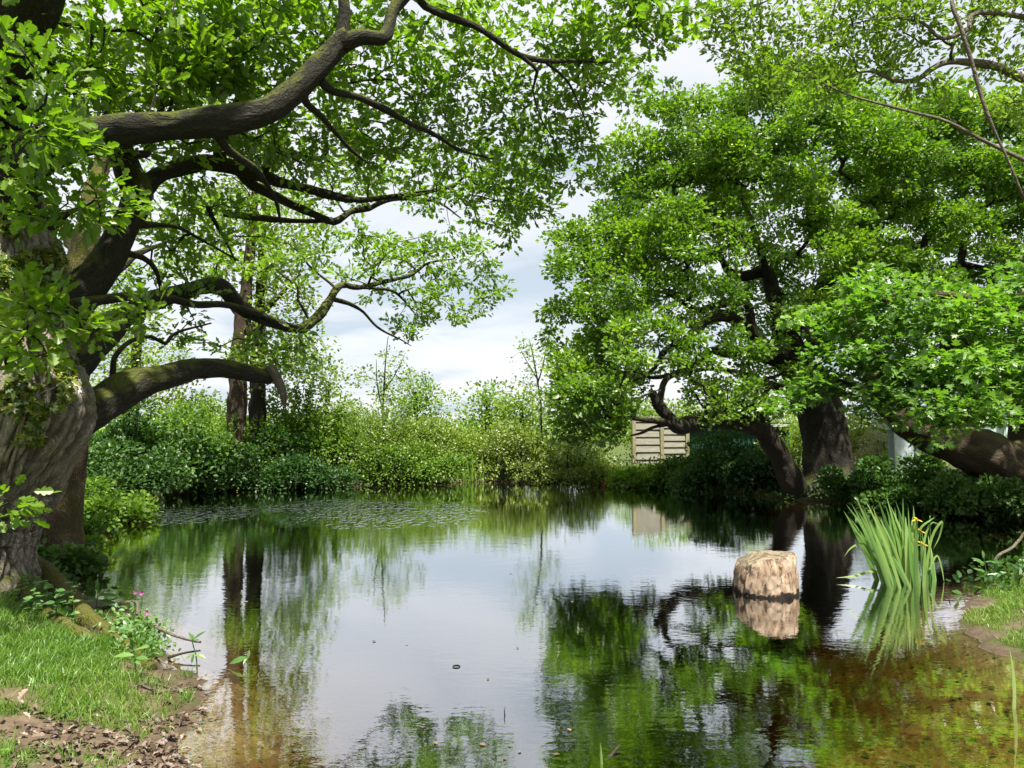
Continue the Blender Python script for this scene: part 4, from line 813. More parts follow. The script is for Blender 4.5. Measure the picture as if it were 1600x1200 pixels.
# ================================================================== background trees
def far_tree(name, label, base, trunk, limbs, pads, mat, tm=DIA, per=26, rc=.45, size=.13, bark='bark_far', dmin=.25, flat=.7, tint=(0, 1), group='background trees'):
    r = empty(name, (base[0], base[1], gh(base[0], base[1])), label, 'tree', group)
    t = Tree(); t.limb(trunk, 'trunk', .15, .02)
    for l in limbs: t.limb(l, wob=.02)
    c = np.vstack([blob(px, py, D, rx, ry, rz, n, .5) for px, py, D, rx, ry, rz, n in pads])
    t.grow(thin(c, dmin), bf=.4)
    t.build_wood(r, MAT[bark], MAT[bark], MAT['bark_far'], None, 14)
    t.foliage(r, tm, MAT[mat], per, rc, size, flat=flat, tint=tint)
    return r
Dn = 19.5
far_tree('willow_tree', 'straight brown trunk rising from the hedge into a tall loose pale crown', P(370, 745, Dn), [(368, 770, Dn, .28), (370, 690, Dn, .26), (371, 620, Dn, .25), (376, 540, Dn, .22), (385, 450, Dn, .17), (395, 350, Dn, .11), (400, 250, Dn, .06)],
         [[(376, 540, Dn, .1), (420, 480, Dn, .07), (470, 430, Dn - .5, .03)], [(380, 500, Dn, .1), (330, 440, Dn, .06), (290, 400, Dn, .03)]],
         [(400, 250, Dn, 1.0, 1, 1.3, 50), (380, 340, Dn, 1.3, 1.2, 1.2, 70), (450, 400, Dn, 1.0, 1, 1.0, 44), (330, 420, Dn, 1.1, 1, .8, 44), (440, 480, Dn, 1.0, 1, .8, 50), (470, 550, Dn, .8, .8, .7, 40), (400, 560, Dn - .6, .7, .7, .5, 26), (330, 330, Dn, .8, .8, .8, 26), (480, 340, Dn, .7, .7, .8, 20)], 'pale_leaf', bark='bark_brown')
far_tree('poplar_tree', 'dark slim trunk close beside the straight brown trunk, with narrow upright crown', P(402, 745, Dn + 1.2), [(402, 770, Dn + 1.2, .25), (402, 690, Dn + 1.2, .24), (403, 620, Dn + 1.2, .23), (405, 500, Dn + 1.2, .17), (410, 400, Dn + 1.2, .12), (412, 260, Dn + 1.2, .05)],
         [], [(415, 300, Dn + 1.4, .7, .7, 1.3, 40), (420, 420, Dn + 1.4, .8, .7, 1.1, 44), (445, 560, Dn + 1.6, .8, .7, .9, 44), (500, 590, Dn + 1.5, .8, .8, .8, 44), (430, 620, Dn + 1.6, .8, .7, .6, 30), (490, 640, Dn + 1.4, .8, .8, .5, 30)], 'pale_leaf', tint=(.1, .9))
far_tree('hazel_tree', 'pale feathery tree behind the dark bramble bank below the low broken limb', P(210, 740, 21), [(205, 760, 21, .2), (207, 650, 21, .16), (212, 560, 21, .12), (220, 480, 21, .06)], [],
         [(190, 530, 21, 1.3, 1.2, 1.1, 70), (240, 580, 21, 1.2, 1.1, .9, 60), (170, 610, 20.5, 1.2, 1.1, .9, 60), (150, 480, 21, 1.0, 1.0, 1.0, 40), (270, 640, 21, 1.1, 1, .7, 50)], 'pale_leaf', tint=(.1, 1))
far_tree('sapling', 'thin upright sapling with sparse leaves against the sky above the hedge', P(598, 740, 24), [(596, 760, 24, .05), (598, 660, 24, .035), (600, 600, 24, .025), (603, 550, 24, .015), (606, 525, 24, .01)],
         [[(598, 640, 24, .03), (590, 600, 24, .02), (588, 560, 24, .008)], [(600, 610, 24, .03), (620, 580, 24, .018), (632, 555, 24, .008)]],
         [(606, 560, 24, .6, .6, .8, 18), (590, 590, 24, .6, .6, .5, 12), (630, 600, 24, .7, .6, .4, 12), (575, 600, 24, .6, .5, .3, 9), (640, 585, 24, .4, .4, .3, 6), (605, 620, 24, .7, .7, .4, 12)], 'pale_leaf', per=17, rc=.26, size=.11, dmin=.2)
far_tree('sapling', 'wispy pale sapling half hidden against the broad oak crown edge', P(845, 740, 22), [(850, 760, 22, .04), (846, 650, 22, .03), (838, 580, 22, .02), (828, 530, 22, .008)],
         [[(840, 600, 22, .02), (855, 540, 22, .012), (866, 480, 22, .006)], [(838, 590, 22, .02), (815, 550, 22, .008)]],
         [(835, 560, 22, .6, .6, .7, 18), (815, 545, 22, .4, .4, .4, 8), (860, 520, 22, .4, .4, .7, 12), (825, 600, 22, .6, .6, .5, 12), (850, 620, 22, .7, .7, .5, 22)], 'ash_leaf', per=15, rc=.26, size=.1, dmin=.2)
for lab, px, py, D, r, hgt, mt in [('rounded mid-green tree behind the hedge, just beside the thin sapling', 650, 612, 36, 1.5, 1.0, 'bush_green'), ('dark rounded tree on the skyline left of the broad oak', 762, 622, 34, 1.0, .9, 'oak_leaf_far'), ('yellowish bushy tree on the skyline touching the broad oak crown', 815, 632, 32, 1.3, .8, 'pale_leaf'),
                                   ('small tree top showing over the hedge between the trunk and the sapling', 540, 640, 34, 1.2, .9, 'pale_leaf'), ('hazy far tree top under the low broken limb', 320, 640, 34, 2.0, .8, 'bush_green')]:
    bp = P(px, 720, D)
    far_tree('round_tree', lab, bp, [(px, 745, D, .2), (px, 690, D, .16), (px, py, D, .08)], [], [(px, py, D, r, r, hgt, 46), (px - 14, py + 15, D, r, r, hgt * .8, 36), (px + 16, py + 18, D, r, r, hgt * .7, 36), (px, py + 40, D, r * 1.3, r, hgt * .8, 40)], mt, per=22, rc=.5, size=.17, dmin=.3)
# wood closing the view far beyond the pond
wp = []
for a in np.linspace(-75, 75, 320):
    R = 60 + 6 * math.sin(a * .9); x_ = R * math.sin(math.radians(a)); y_ = R * math.cos(math.radians(a)) + 5
    hgt = 2.1 + 1.0 * fbm(np.array([a * .11, 1, 1]), 3, 5)
    k = 70; v = unit(rng.normal(0, 1, (k, 3))) * rng.random((k, 1)) ** .4
    wp.append(np.array([x_, y_, hgt * .45]) + v * np.array([1.6, 1.6, hgt * .62]))
wp = np.vstack(wp); m = len(wp)
wo_ = link('far_wood', leaves_mesh('far_wood', DIA, wp, unit(rng.normal(0, 1, (m, 3))), unit(rng.normal(0, .6, (m, 3)) + np.array([0, -.3, .8])), rng.uniform(.35, .6, m), rng.random(m), MAT['bush_green']))
tag(wo_, 'continuous line of far scrub and woodland on the horizon', 'woodland', None, 'stuff')

# ================================================================== bushes
def bush(name, label, cat, px, D, hw, hgt, depth, nleaf, size, mat, tm=DIA, lumps=26, shoots=0, tint=(0, 1), base_y=None, group='shrubs along the banks', up=.7, top_jag=.5, stemmat='bark_far', lean=(0, 0)):
    b = P(px, 700, D); bx, by = b[0], b[1]; bz = gh(bx, by); bz = max(bz, 0.0)
    r = empty(name, (bx, by, bz), label, cat, group)
    pos, nrm, dr = [], [], []
    k = int(nleaf * (.55 if shoots else 1.0) / lumps)
    tb = Tubes(); 
    for i in range(lumps):
        a = rng.random() * 2 * math.pi; q = rng.random() ** .5
        ox, oy = math.cos(a) * q * hw, math.sin(a) * q * depth
        env = (1 - (ox / hw) ** 2 * .55 - (oy / depth) ** 2 * .45)
        z = rng.uniform(.08, .86) * hgt * env * (1 + top_jag * (rng.random() - .5))
        c = np.array([bx + ox + lean[0] * z, by + oy + lean[1] * z, bz + z]); rad = rng.uniform(.16, .30) * (hw + hgt) * .6
        v = unit(rng.normal(0, 1, (k, 3)) + np.array([0, 0, .25])); pr_ = rng.uniform(.55, 1.05, (k, 1)) * (1 + .35 * (fbm(v * 2.5 + i * 3.1, 2, 5)[:, None] - .5))
        p_ = c + v * pr_ * rad * np.array([1, 1, .8]); pos.append(p_); nrm.append(v * .7); dr.append(v)
        c1 = np.array([bx + ox * .35, by + oy * .35, bz - .05]); md = .5 * (c1 + c) + rng.normal(0, .06, 3)
        if i % 2 == 0: tb.add(catmull(np.array([c1, md, c]), .25), .018, 4, False)
    for i in range(shoots):
        a = rng.random() * 2 * math.pi; q = rng.random() ** .5 * .9
        ox, oy = math.cos(a) * q * hw, math.sin(a) * q * depth
        env = (1 - (ox / hw) ** 2 * .5 - (oy / depth) ** 2 * .4)
        tip = np.array([bx + ox * 1.05 + rng.normal(0, .12), by + oy, bz + hgt * env * rng.uniform(.75, 1.15)]); st = np.array([bx + ox * .75, by + oy * .8, bz + hgt * env * .3])
        md = .5 * (st + tip) + np.array([-ox * .06, 0, .05]); c = catmull(np.array([st, md, tip]), .12)
        if i % 2 == 0: tb.add(c, np.linspace(.009, .003, len(c)), 3, False)
        kk = max(4, int(nleaf * .45 / max(shoots, 1)))
        t = rng.random(kk) ** .8; ix = t * (len(c) - 1); i0 = np.minimum(ix.astype(int), len(c) - 2); f = (ix - i0)[:, None]
        p_ = c[i0] * (1 - f) + c[i0 + 1] * f; o_ = unit(rng.normal(0, 1, (kk, 3)) + np.array([0, 0, .5]))
        pos.append(p_ + o_ * .05 * (1.6 - t[:, None])); nrm.append(rng.normal(0, .4, (kk, 3))); dr.append(o_)
    pos = np.vstack(pos); m = len(pos); nrm = unit(np.vstack(nrm) + rng.normal(0, .35, (m, 3)) + np.array([0, 0, up])); dr = unit(np.vstack(dr) + rng.normal(0, .5, (m, 3)))
    g = ground_h(pos[:, 0], pos[:, 1]); keep = pos[:, 2] > np.maximum(g, 0.015) + .005
    pos, nrm, dr = pos[keep], nrm[keep], dr[keep]; m = len(pos)
    tn = tint[0] + (tint[1] - tint[0]) * np.clip(.5 * rng.random(m) + .5 * fbm(pos * 1.6, 3, 66), 0, 1)
    o = link('foliage', leaves_mesh('foliage', tm, pos, dr, nrm, size * rng.uniform(.6, 1.3, m), tn, MAT[mat]), r); o['kind'] = 'stuff'
    if tb.n: o = tb.build('stems', MAT[stemmat], r); o['kind'] = 'stuff'; o.name = 'stem'
    return r
bush('nettle_clump', 'light green leafy clump at the waterline beside the mossy trunk', 'plant', 160, 12.6, .75, .75, .6, 3000, .09, 'bush_green', HEX, 14)
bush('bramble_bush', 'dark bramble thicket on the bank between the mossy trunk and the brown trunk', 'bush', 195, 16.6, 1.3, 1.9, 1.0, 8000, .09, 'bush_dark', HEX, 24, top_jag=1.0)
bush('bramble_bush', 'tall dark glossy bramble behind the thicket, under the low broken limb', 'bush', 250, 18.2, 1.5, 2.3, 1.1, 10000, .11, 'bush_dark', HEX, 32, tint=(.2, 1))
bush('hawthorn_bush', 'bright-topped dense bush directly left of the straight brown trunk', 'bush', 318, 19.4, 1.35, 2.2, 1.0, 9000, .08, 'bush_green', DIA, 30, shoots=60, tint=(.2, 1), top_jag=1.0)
bush('bramble_bush', 'low dark bramble spilling to the water below the straight brown trunk', 'bush', 350, 18.8, 1.3, 1.1, .7, 6000, .08, 'bush_dark', HEX, 20, tint=(0, .75), top_jag=1.0)  # tint capped so the shade of the hedge foot's hollows is coloured in
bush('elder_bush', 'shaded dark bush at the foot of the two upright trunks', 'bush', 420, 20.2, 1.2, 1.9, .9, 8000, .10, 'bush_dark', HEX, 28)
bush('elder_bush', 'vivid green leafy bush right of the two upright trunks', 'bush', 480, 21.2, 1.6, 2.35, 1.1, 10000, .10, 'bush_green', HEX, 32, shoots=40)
bush('bramble_bush', 'low dark-shadowed bramble at the water below the vivid green bush', 'bush', 470, 19.8, 1.5, 1.1, .7, 6000, .09, 'bush_dark', HEX, 22, tint=(0, .75), top_jag=1.0)  # leaf tones held down too, painting in the shaded hollows at the water
bush('willow_bush', 'large fine-leaved willow bush in the middle of the far bank', 'bush', 590, 21.8, 2.0, 2.0, 1.2, 15000, .075, 'pale_leaf', DIA, 30, shoots=260, tint=(0, .85), top_jag=.9)
bush('willow_bush', 'tall soft willow bush under the rounded tree, ending at the reeds', 'bush', 675, 22.6, 1.6, 1.65, 1.1, 13000, .08, 'bush_yellow', DIA, 28, shoots=220, tint=(0, .8), top_jag=.9)
bush('willow_bush', 'low willow mound overhanging the water left of the reeds', 'bush', 640, 20.8, 1.7, 1.2, .8, 8000, .08, 'bush_green', DIA, 26, shoots=40, tint=(0, .8))
bush('sallow_bush', 'yellow-green feathery bush behind the reeds', 'bush', 755, 23.6, 1.4, 1.35, 1.0, 10000, .085, 'bush_yellow', DIA, 28, shoots=140, tint=(0, .8))
bush('sallow_bush', 'olive feathery willowherb mass on the far bank right of the reeds', 'bush', 810, 22.2, 1.3, 1.7, .9, 9000, .075, 'bush_olive', DIA, 24, shoots=200)
bush('sallow_bush', 'tangled brownish-olive growth beneath the edge of the broad oak crown', 'bush', 885, 21.8, 1.3, 1.5, .9, 8000, .075, 'bush_olive', DIA, 24, shoots=180, tint=(0, .9))
bush('thicket_bush', 'dry straw-coloured tangle at the water just left of the plank fence', 'bush', 940, 21.0, .7, .7, .6, 3600, .07, 'bush_yellow', DIA, 16, shoots=90, tint=(.3, 1))
bush('nettle_clump', 'bright nettle clump in front of the plank fence', 'plant', 1010, 20.2, 1.0, .52, .7, 5500, .085, 'bush_green', DIA, 22, shoots=70)
bush('nettle_clump', 'taller green nettles between the plank fence and the green shed', 'plant', 1068, 19.8, .9, .62, .7, 5000, .09, 'bush_green', HEX, 22, shoots=30, tint=(0, .8))
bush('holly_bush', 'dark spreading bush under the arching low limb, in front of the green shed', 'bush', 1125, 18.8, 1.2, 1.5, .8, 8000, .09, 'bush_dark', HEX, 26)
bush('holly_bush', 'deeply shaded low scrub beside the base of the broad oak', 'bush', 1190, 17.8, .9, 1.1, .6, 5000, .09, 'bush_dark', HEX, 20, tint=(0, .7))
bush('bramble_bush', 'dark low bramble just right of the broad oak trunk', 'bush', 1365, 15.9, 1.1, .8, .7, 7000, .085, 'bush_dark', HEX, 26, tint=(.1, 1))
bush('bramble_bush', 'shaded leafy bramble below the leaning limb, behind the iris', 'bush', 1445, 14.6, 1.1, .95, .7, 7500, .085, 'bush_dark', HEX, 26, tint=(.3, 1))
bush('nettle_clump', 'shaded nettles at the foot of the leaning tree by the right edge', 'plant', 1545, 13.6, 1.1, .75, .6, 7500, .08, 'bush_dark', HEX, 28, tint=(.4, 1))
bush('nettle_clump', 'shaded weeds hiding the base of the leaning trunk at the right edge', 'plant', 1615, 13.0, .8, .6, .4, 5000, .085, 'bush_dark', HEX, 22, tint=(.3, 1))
bush('variegated_bush', 'bright yellow variegated shrub in sun behind the broad oak trunk', 'bush', 1345, 22, 1.1, 2.1, .9, 7000, .09, 'variegated', DIA, 24, tint=(0, .7))
bush('blossom_bush', 'cream-flowered shrub beside the yellow variegated shrub', 'bush', 1372, 20.5, .55, 1.6, .5, 4200, .06, 'blossom', DIA, 20)
bush('privet_bush', 'yellow-green hedge in sunlight between the green shed and the broad oak trunk', 'bush', 1242, 25, .9, 1.7, .7, 4500, .09, 'bush_yellow', DIA, 20)
bush('garden_hedge', 'green hedge in front of the pale van behind the leaning limb', 'bush', 1395, 19.3, 1.0, .95, .6, 5000, .08, 'bush_green', DIA, 22, tint=(.2, 1))
bush('willow_bush', 'sunny bush behind the plank fence seen through the oak limbs', 'bush', 1040, 28, 1.8, 3.0, 1.2, 8000, .11, 'pale_leaf', DIA, 28)
bush('willow_bush', 'sunlit scrub behind the green shed under the oak crown', 'bush', 1150, 29, 2.2, 3.2, 1.2, 8000, .11, 'pale_leaf', DIA, 28)
bush('waterside_herb', 'dark leafy herbs hanging over the water at the foot of the huge oak', 'plant', 88, 8.1, .42, .42, .35, 1500, .07, 'bush_dark', HEX, 12, tint=(.2, 1))
bush('waterside_herb', 'leafy herbs on the waterline below the mossy trunk', 'plant', 128, 10.2, .5, .4, .4, 1600, .075, 'bush_green', HEX, 12, tint=(0, .7))
# low growth along the whole waterline
uq = []
for i in range(len(poly)):
    if poly[i][1] < 7.2 or poly[i][0] > 9.5: continue
    t_ = poly[(i + 1) % len(poly)] - poly[i - 1]; nn = np.array([t_[1], -t_[0]]); nn /= np.linalg.norm(nn)
    if shore_sd([poly[i][0] + nn[0] * .3], [poly[i][1] + nn[1] * .3])[0] < 0: nn = -nn
    k = 110; o_ = rng.random(k) ** 1.4 * 2.6 - .06
    q = poly[i][None] + nn[None] * o_[:, None] + rng.normal(0, .14, (k, 2)); hz = rng.random(k) ** 1.5 * (.12 + .38 * np.clip(o_, 0, 1))
    uq.append(np.column_stack([q, np.maximum(ground_h(q[:, 0], q[:, 1]), 0) + hz + .02]))
uq = np.vstack(uq); m = len(uq)
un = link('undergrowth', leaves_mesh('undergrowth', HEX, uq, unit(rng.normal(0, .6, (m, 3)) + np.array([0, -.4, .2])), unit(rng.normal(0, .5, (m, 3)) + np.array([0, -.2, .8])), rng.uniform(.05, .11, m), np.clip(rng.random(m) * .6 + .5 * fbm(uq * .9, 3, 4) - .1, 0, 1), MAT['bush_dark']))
tag(un, 'low dark leafy growth along the far waterline', 'undergrowth', None, 'stuff')

# ================================================================== fence, shed, van
m_plank = plain_mat('weathered_plank', (.15, .14, .11), (.31, .30, .24), 5, .85, .4, .2, 'Object', (1.2, 1.2, 16))
m_post = plain_mat('mossy_post', (.15, .14, .07), (.30, .27, .17), 8, .9, .4, .2, 'Object', (2, 2, .6))
m_shed = plain_mat('green_cladding', (.010, .045, .034), (.02, .07, .05), 3, .45, .1, .4)
m_trim = plain_mat('pale_trim', (.42, .44, .42), (.55, .57, .55), 4, .5, .1)
def boxv(cx, cy_, cz, sx, sy, sz, rz=0.0, tilt=0.0, bev=.0):
    v = np.array([(a, b, c) for c in (-1, 1) for b in (-1, 1) for a in (-1, 1)], float) * np.array([sx, sy, sz]) / 2
    if tilt: ct, st = math.cos(tilt), math.sin(tilt); v = np.column_stack([v[:, 0], v[:, 1] * ct - v[:, 2] * st, v[:, 1] * st + v[:, 2] * ct])
    c_, s_ = math.cos(rz), math.sin(rz); v = np.column_stack([v[:, 0] * c_ - v[:, 1] * s_, v[:, 0] * s_ + v[:, 1] * c_, v[:, 2]])
    f = np.array([(0, 2, 3, 1), (4, 5, 7, 6), (0, 1, 5, 4), (1, 3, 7, 5), (3, 2, 6, 7), (2, 0, 4, 6)])
    return v + np.array([cx, cy_, cz]), f
def box(name, mat, parent, *a, **k):
    v, f = boxv(*a, **k); me = mesh_np(name, v, [f], mat, {'bark': v}, smooth=False); return link(name, me, parent)
fD = 25.0; fa = P(990, 700, fD); fb = P(1072, 700, fD + .3)
fence = empty('plank_fence', (fa[0], fa[1], gh(fa[0], fa[1])), 'weathered overlapping plank fence panels beyond the far bank beside the green shed', 'fence')
gz = gh(fa[0], fa[1]); ft = P(1000, 653, fD)[2]
dv = (fb - fa)[:2]; L = np.linalg.norm(dv); dv /= L; ang = math.atan2(dv[1], dv[0])
nsl = 12; zlo = gz + .08; sh_ = (ft - zlo) / nsl
for pi_, (t0, t1) in enumerate(((.03, .50), (.56, 1.0))):
    c0 = fa[:2] + dv * L * (t0 + t1) / 2; drop = .22 if pi_ else 0.0
    for k in range(nsl):
        zc = zlo + sh_ * (k + .5) - drop * (k / nsl) 
        box('slat', m_plank, fence, c0[0] + rng.normal(0, .01), c0[1] - .02 * (k % 2), zc, L * (t1 - t0) - .02, .022, sh_ * 1.12, rz=ang + rng.normal(0, .004), tilt=-.16 + rng.normal(0, .03))
    box('cap_rail', m_plank, fence, c0[0], c0[1], ft - drop + .03, L * (t1 - t0), .07, .04, rz=ang)
for t, hh_ in ((.0, .08), (.53, .02), (1.02, -.15)):
    c0 = fa[:2] + dv * L * t; box('post', m_post, fence, c0[0], c0[1] - .03, (gz + ft + hh_) / 2, .12, .12, ft + hh_ - gz, rz=ang)
# green corrugated shed
sa = P(1076, 700, 26.5); sb = P(1229, 700, 25.6); gz = gh(sa[0], sa[1]); stop = P(1228, 664, 25.6)[2]
shed = empty('metal_shed', (sa[0], sa[1], gz), 'dark green corrugated metal shed behind the arching limb of the broad oak', 'shed')
dv = (sb - sa)[:2]; L = np.linalg.norm(dv); dv /= L; nv = np.array([-dv[1], dv[0]])
def corr(name, p0, d_, L_, z0, z1, mat, parent):
    pr_ = .16; xs = []; n_ = int(L_ / pr_)
    for i in range(n_):
        for f_, o_ in ((0, 0), (.42, 0), (.5, .035), (.92, .035)): xs.append(((i + f_) * pr_, o_))
    xs.append((L_, 0)); n2 = np.array([d_[1], -d_[0]])
    v = [(*(p0 + d_ * a + n2 * b), z) for z in (z0, z1) for a, b in xs]; k = len(xs)
    f = np.array([(i, i + 1, k + i + 1, k + i) for i in range(k - 1)])
    me = mesh_np(name, np.array(v), [f], mat, smooth=False); return link(name, me, parent)
corr('wall', sa[:2], dv, L, gz, stop, m_shed, shed); corr('wall', sb[:2], nv, 2.4, gz, stop, m_shed, shed)
cc = sa[:2] + dv * L / 2 + nv * 1.2
box('roof', m_shed, shed, cc[0], cc[1], stop + .05, L + .2, 2.7, .06, rz=math.atan2(dv[1], dv[0]))
cc = sa[:2] + dv * L / 2 - nv * .16
box('gutter', m_trim, shed, cc[0], cc[1], stop - .02, L + .2, .07, .09, rz=math.atan2(dv[1], dv[0]))
box('corner_trim', m_shed, shed, sb[0] + .03, sb[1] - .05, (gz + stop) / 2, .1, .1, stop - gz, rz=0)
# pale camper van
m_van = plain_mat('van_paint', (.42, .56, .50), (.47, .60, .54), 3, .35, .02, .5)
m_van2 = plain_mat('van_band', (.02, .03, .03), (.03, .04, .04), 3, .4, .02, .5)
m_glass, nt_ = new_mat('van_glass'); pbsdf(nt_, (.10, .15, .15), .08, None, .8)
m_tyre = plain_mat('tyre', (.015, .015, .015), (.03, .03, .03), 20, .9, .2)
vD = 20.5; v0 = P(1405, 700, vD); v1 = P(1600, 700, vD); gz = gh(v0[0], v0[1]); vt = P(1500, 632, vD)[2]
van = empty('camper_van', ((v0[0] + v1[0]) / 2, vD, gz), 'pale green camper van with a dark side stripe parked behind the leaning limb', 'van')
Lx = v1[0] - v0[0]; prof = [(-.5, .30), (-.505, .55), (-.47, .78), (-.40, .98), (-.36, 1.0), (.44, 1.0), (.49, .97), (.5, .85), (.5, .22), (.47, .16), (-.46, .16)]
hv = vt - gz; w_ = 1.8; n_ = len(prof); vv = []
for yy_, sc in ((-w_ / 2, .975), (-w_ / 2 + .06, 1.0), (w_ / 2 - .06, 1.0), (w_ / 2, .975)):
    for a, b in prof: vv.append(((v0[0] + v1[0]) / 2 + a * Lx * sc, vD + .9 + yy_, gz + .28 + (b - .55) * sc * hv * .84 + .55 * hv * .84))
fq = [[(r_ * n_ + i, r_ * n_ + (i + 1) % n_, (r_ + 1) * n_ + (i + 1) % n_, (r_ + 1) * n_ + i) for i in range(n_)] for r_ in range(3)]
me = bpy.data.meshes.new('body'); me.from_pydata(vv, [], [f for g in fq for f in g] + [tuple(range(n_ - 1, -1, -1)), tuple(range(3 * n_, 4 * n_))]); me.materials.append(m_van); link('body', me, van)
xm = (v0[0] + v1[0]) / 2; yf = vD - .004
z = P(1500, 664, vD)[2]; box('stripe', m_van2, van, xm + .1, yf, z, Lx * .92, .03, .05)
for t, w2 in ((-.28, .8), (.02, .8), (.3, .7)): box('window', m_glass, van, xm + t * Lx, yf - .004, P(1500, 648, vD)[2], w2, .03, .36)
box('corner_panel', m_trim, van, P(1568, 660, vD)[0], yf - .01, P(1500, 664, vD)[2], .05, .05, .8)
for t in (-.3, .32):
    tb = Tubes(); c = np.array([xm + t * Lx, vD + .02, gz + .3]); tb.add(np.array([c, c + np.array([0, .2, 0])]), [.3, .3], 20, True); tb.build('wheel', m_tyre, van)
# small clear cloche by the hedge
m_poly, nt_ = new_mat('clouded_plastic'); pbsdf(nt_, ramp(nt_, [(.3, (.38, .46, .5)), (.7, (.62, .68, .72))], noise(nt_, nt_.nodes.new('ShaderNodeNewGeometry').outputs['Position'], 6, 4)), .3, None, .5)
cD = 18.2; cb_ = P(1400, 705, cD); gz = gh(cb_[0], cb_[1])
cov = empty('plastic_cover', (cb_[0], cb_[1], gz), 'pale bluish plastic cover with a curved top beside the hedge and the leaning limb', 'cover')
a_ = P(1399, 705, cD); b_ = P(1437, 705, cD); zt = P(1400, 671, cD)[2]; z0_ = gz
vv = []; ns = 12
for yy_ in (0, .35):
    for k in range(ns + 1):
        th = k / ns * math.pi / 2; vv.append((a_[0] + (b_[0] - a_[0]) * math.sin(th), cD + yy_, z0_ + .25 + (zt - z0_ - .25) * math.cos(th)))
    vv.append((b_[0], cD + yy_, z0_)); vv.append((a_[0], cD + yy_, z0_))
kk = ns + 3; fs = [(i, i + 1, kk + i + 1, kk + i) for i in range(ns + 1)] + [tuple(range(kk - 1, -1, -1)), tuple(range(kk, 2 * kk))]
me = bpy.data.meshes.new('cover'); me.from_pydata(vv, [], fs); me.materials.append(m_poly); link('sheet', me, cov)
box('edge_strip', m_trim, cov, a_[0], cD - .02, (z0_ + zt) / 2, .05, .05, zt - z0_)

# ================================================================== stump
sb0 = G(1212, 934); sc = np.array([sb0[0], sb0[1] + .26, 0]); bed = gh(sc[0], sc[1])
stump = empty('tree_stump', (sc[0], sc[1], bed), 'pale barkless tree stump with sloping sawn top standing in the pond', 'stump')
ms_, nt_ = new_mat('stump_wood')
b = attr(nt_, 'bark').outputs['Vector']; ge = nt_.nodes.new('ShaderNodeNewGeometry'); s_ = nt_.nodes.new('ShaderNodeSeparateXYZ'); nt_.links.new(ge.outputs['Position'], s_.inputs[0])
st1 = noise(nt_, mapping(nt_, b, (1, 1, .5)), 13, 6, .7, .5); st2 = noise(nt_, b, 6, 4, .6); st3 = noise(nt_, mapping(nt_, b, (1, 1, .5)), 30, 5, .7, .8)
col = ramp(nt_, [(.32, (.07, .045, .03)), (.44, (.25, .18, .12)), (.56, (.40, .32, .23)), (.8, (.50, .45, .36))], st1)
col = mixc(nt_, ramp(nt_, [(.42, (0, 0, 0)), (.62, (1, 1, 1))], st2), col, mixc(nt_, .5, col, (.37, .24, .15)))
pit = ramp(nt_, [(.37, (1, 1, 1)), (.44, (0, 0, 0))], st3)
col = mixc(nt_, math_(nt_, 'MULTIPLY', pit, .85), col, (.06, .04, .03))
wet = math_(nt_, 'ADD', s_.outputs['Z'], math_(nt_, 'MULTIPLY', noise(nt_, b, 9, 5, .75), -.20))
wf = ramp(nt_, [(.430, (1, 1, 1)), (.445, (0, 0, 0))], math_(nt_, 'ADD', wet, .5))
col = mixc(nt_, wf, col, (.018, .013, .010))
pbsdf(nt_, col, .8, bump(nt_, mixc(nt_, .5, st1, pit), .7, .012), .2)
ns = 120; NR = 72; rows = None; V = []; Bk = []
th = np.arange(ns) / ns * 2 * math.pi
def top_z(x, y): return .355 + .025 * x / .3 - .012 * (y / .3) - .085 * np.clip((-x - .08) / .22, 0, 1)
top_pts = None
for k in range(NR):
    f = k / (NR - 1); bk = np.column_stack([np.cos(th) * .3, np.sin(th) * .3, np.full(ns, f * .8)])
    r_ = .345 - .052 * f + .05 * (1 - f) ** 3 + (fbm(bk * np.array([9, 9, 2.5]), 3, 70) - .5) * .09 + (fbm(bk * np.array([26, 26, 9]), 2, 71) - .5) * .055 - .016 * (1 - np.clip(np.abs(2 * vnoise(bk * np.array([34, 34, 11]), 75) - 1) * 2.2, 0, 1)) - .012 * np.clip((f - .94) / .06, 0, 1) ** 2
    x_, y_ = np.cos(th) * r_, np.sin(th) * r_
    zt_ = top_z(x_, y_) + (fbm(bk * np.array([14, 14, 0]), 2, 72) - .5) * .03; zz = (bed - .05) + (zt_ - bed + .05) * f
    V.append(np.column_stack([sc[0] + x_, sc[1] + y_, zz])); Bk.append(np.column_stack([bk[:, :2], zz]))
idx = np.arange(NR * ns).reshape(NR, ns); Qs = np.stack([idx[:-1], np.roll(idx[:-1], -1, 1), np.roll(idx[1:], -1, 1), idx[1:]], -1).reshape(-1, 4)
link('side', mesh_np('side', np.vstack(V), [Qs], ms_, {'bark': np.vstack(Bk)}), stump)
m_cut, nt_ = new_mat('sawn_top'); tcn = nt_.nodes.new('ShaderNodeTexCoord'); wv = nt_.nodes.new('ShaderNodeTexWave'); wv.wave_type = 'RINGS'; wv.rings_direction = 'Z'; wv.inputs['Scale'].default_value = 14; wv.inputs['Distortion'].default_value = 2.5; wv.inputs['Detail'].default_value = 2
bb = attr(nt_, 'bark').outputs['Vector']; nt_.links.new(bb, wv.inputs['Vector'])
cc_ = mixc(nt_, ramp(nt_, [(.35, (0, 0, 0)), (.65, (1, 1, 1))], noise(nt_, bb, 7, 6, .7)), ramp(nt_, [(.2, (.22, .165, .10)), (.8, (.32, .26, .17))], wv.outputs['Fac']), (.17, .15, .10))
crk = ramp(nt_, [(.02, (1, 1, 1)), (.06, (0, 0, 0))], math_(nt_, 'ABSOLUTE', math_(nt_, 'SUBTRACT', noise(nt_, bb, 5, 3, .5, 1.5), .5)))
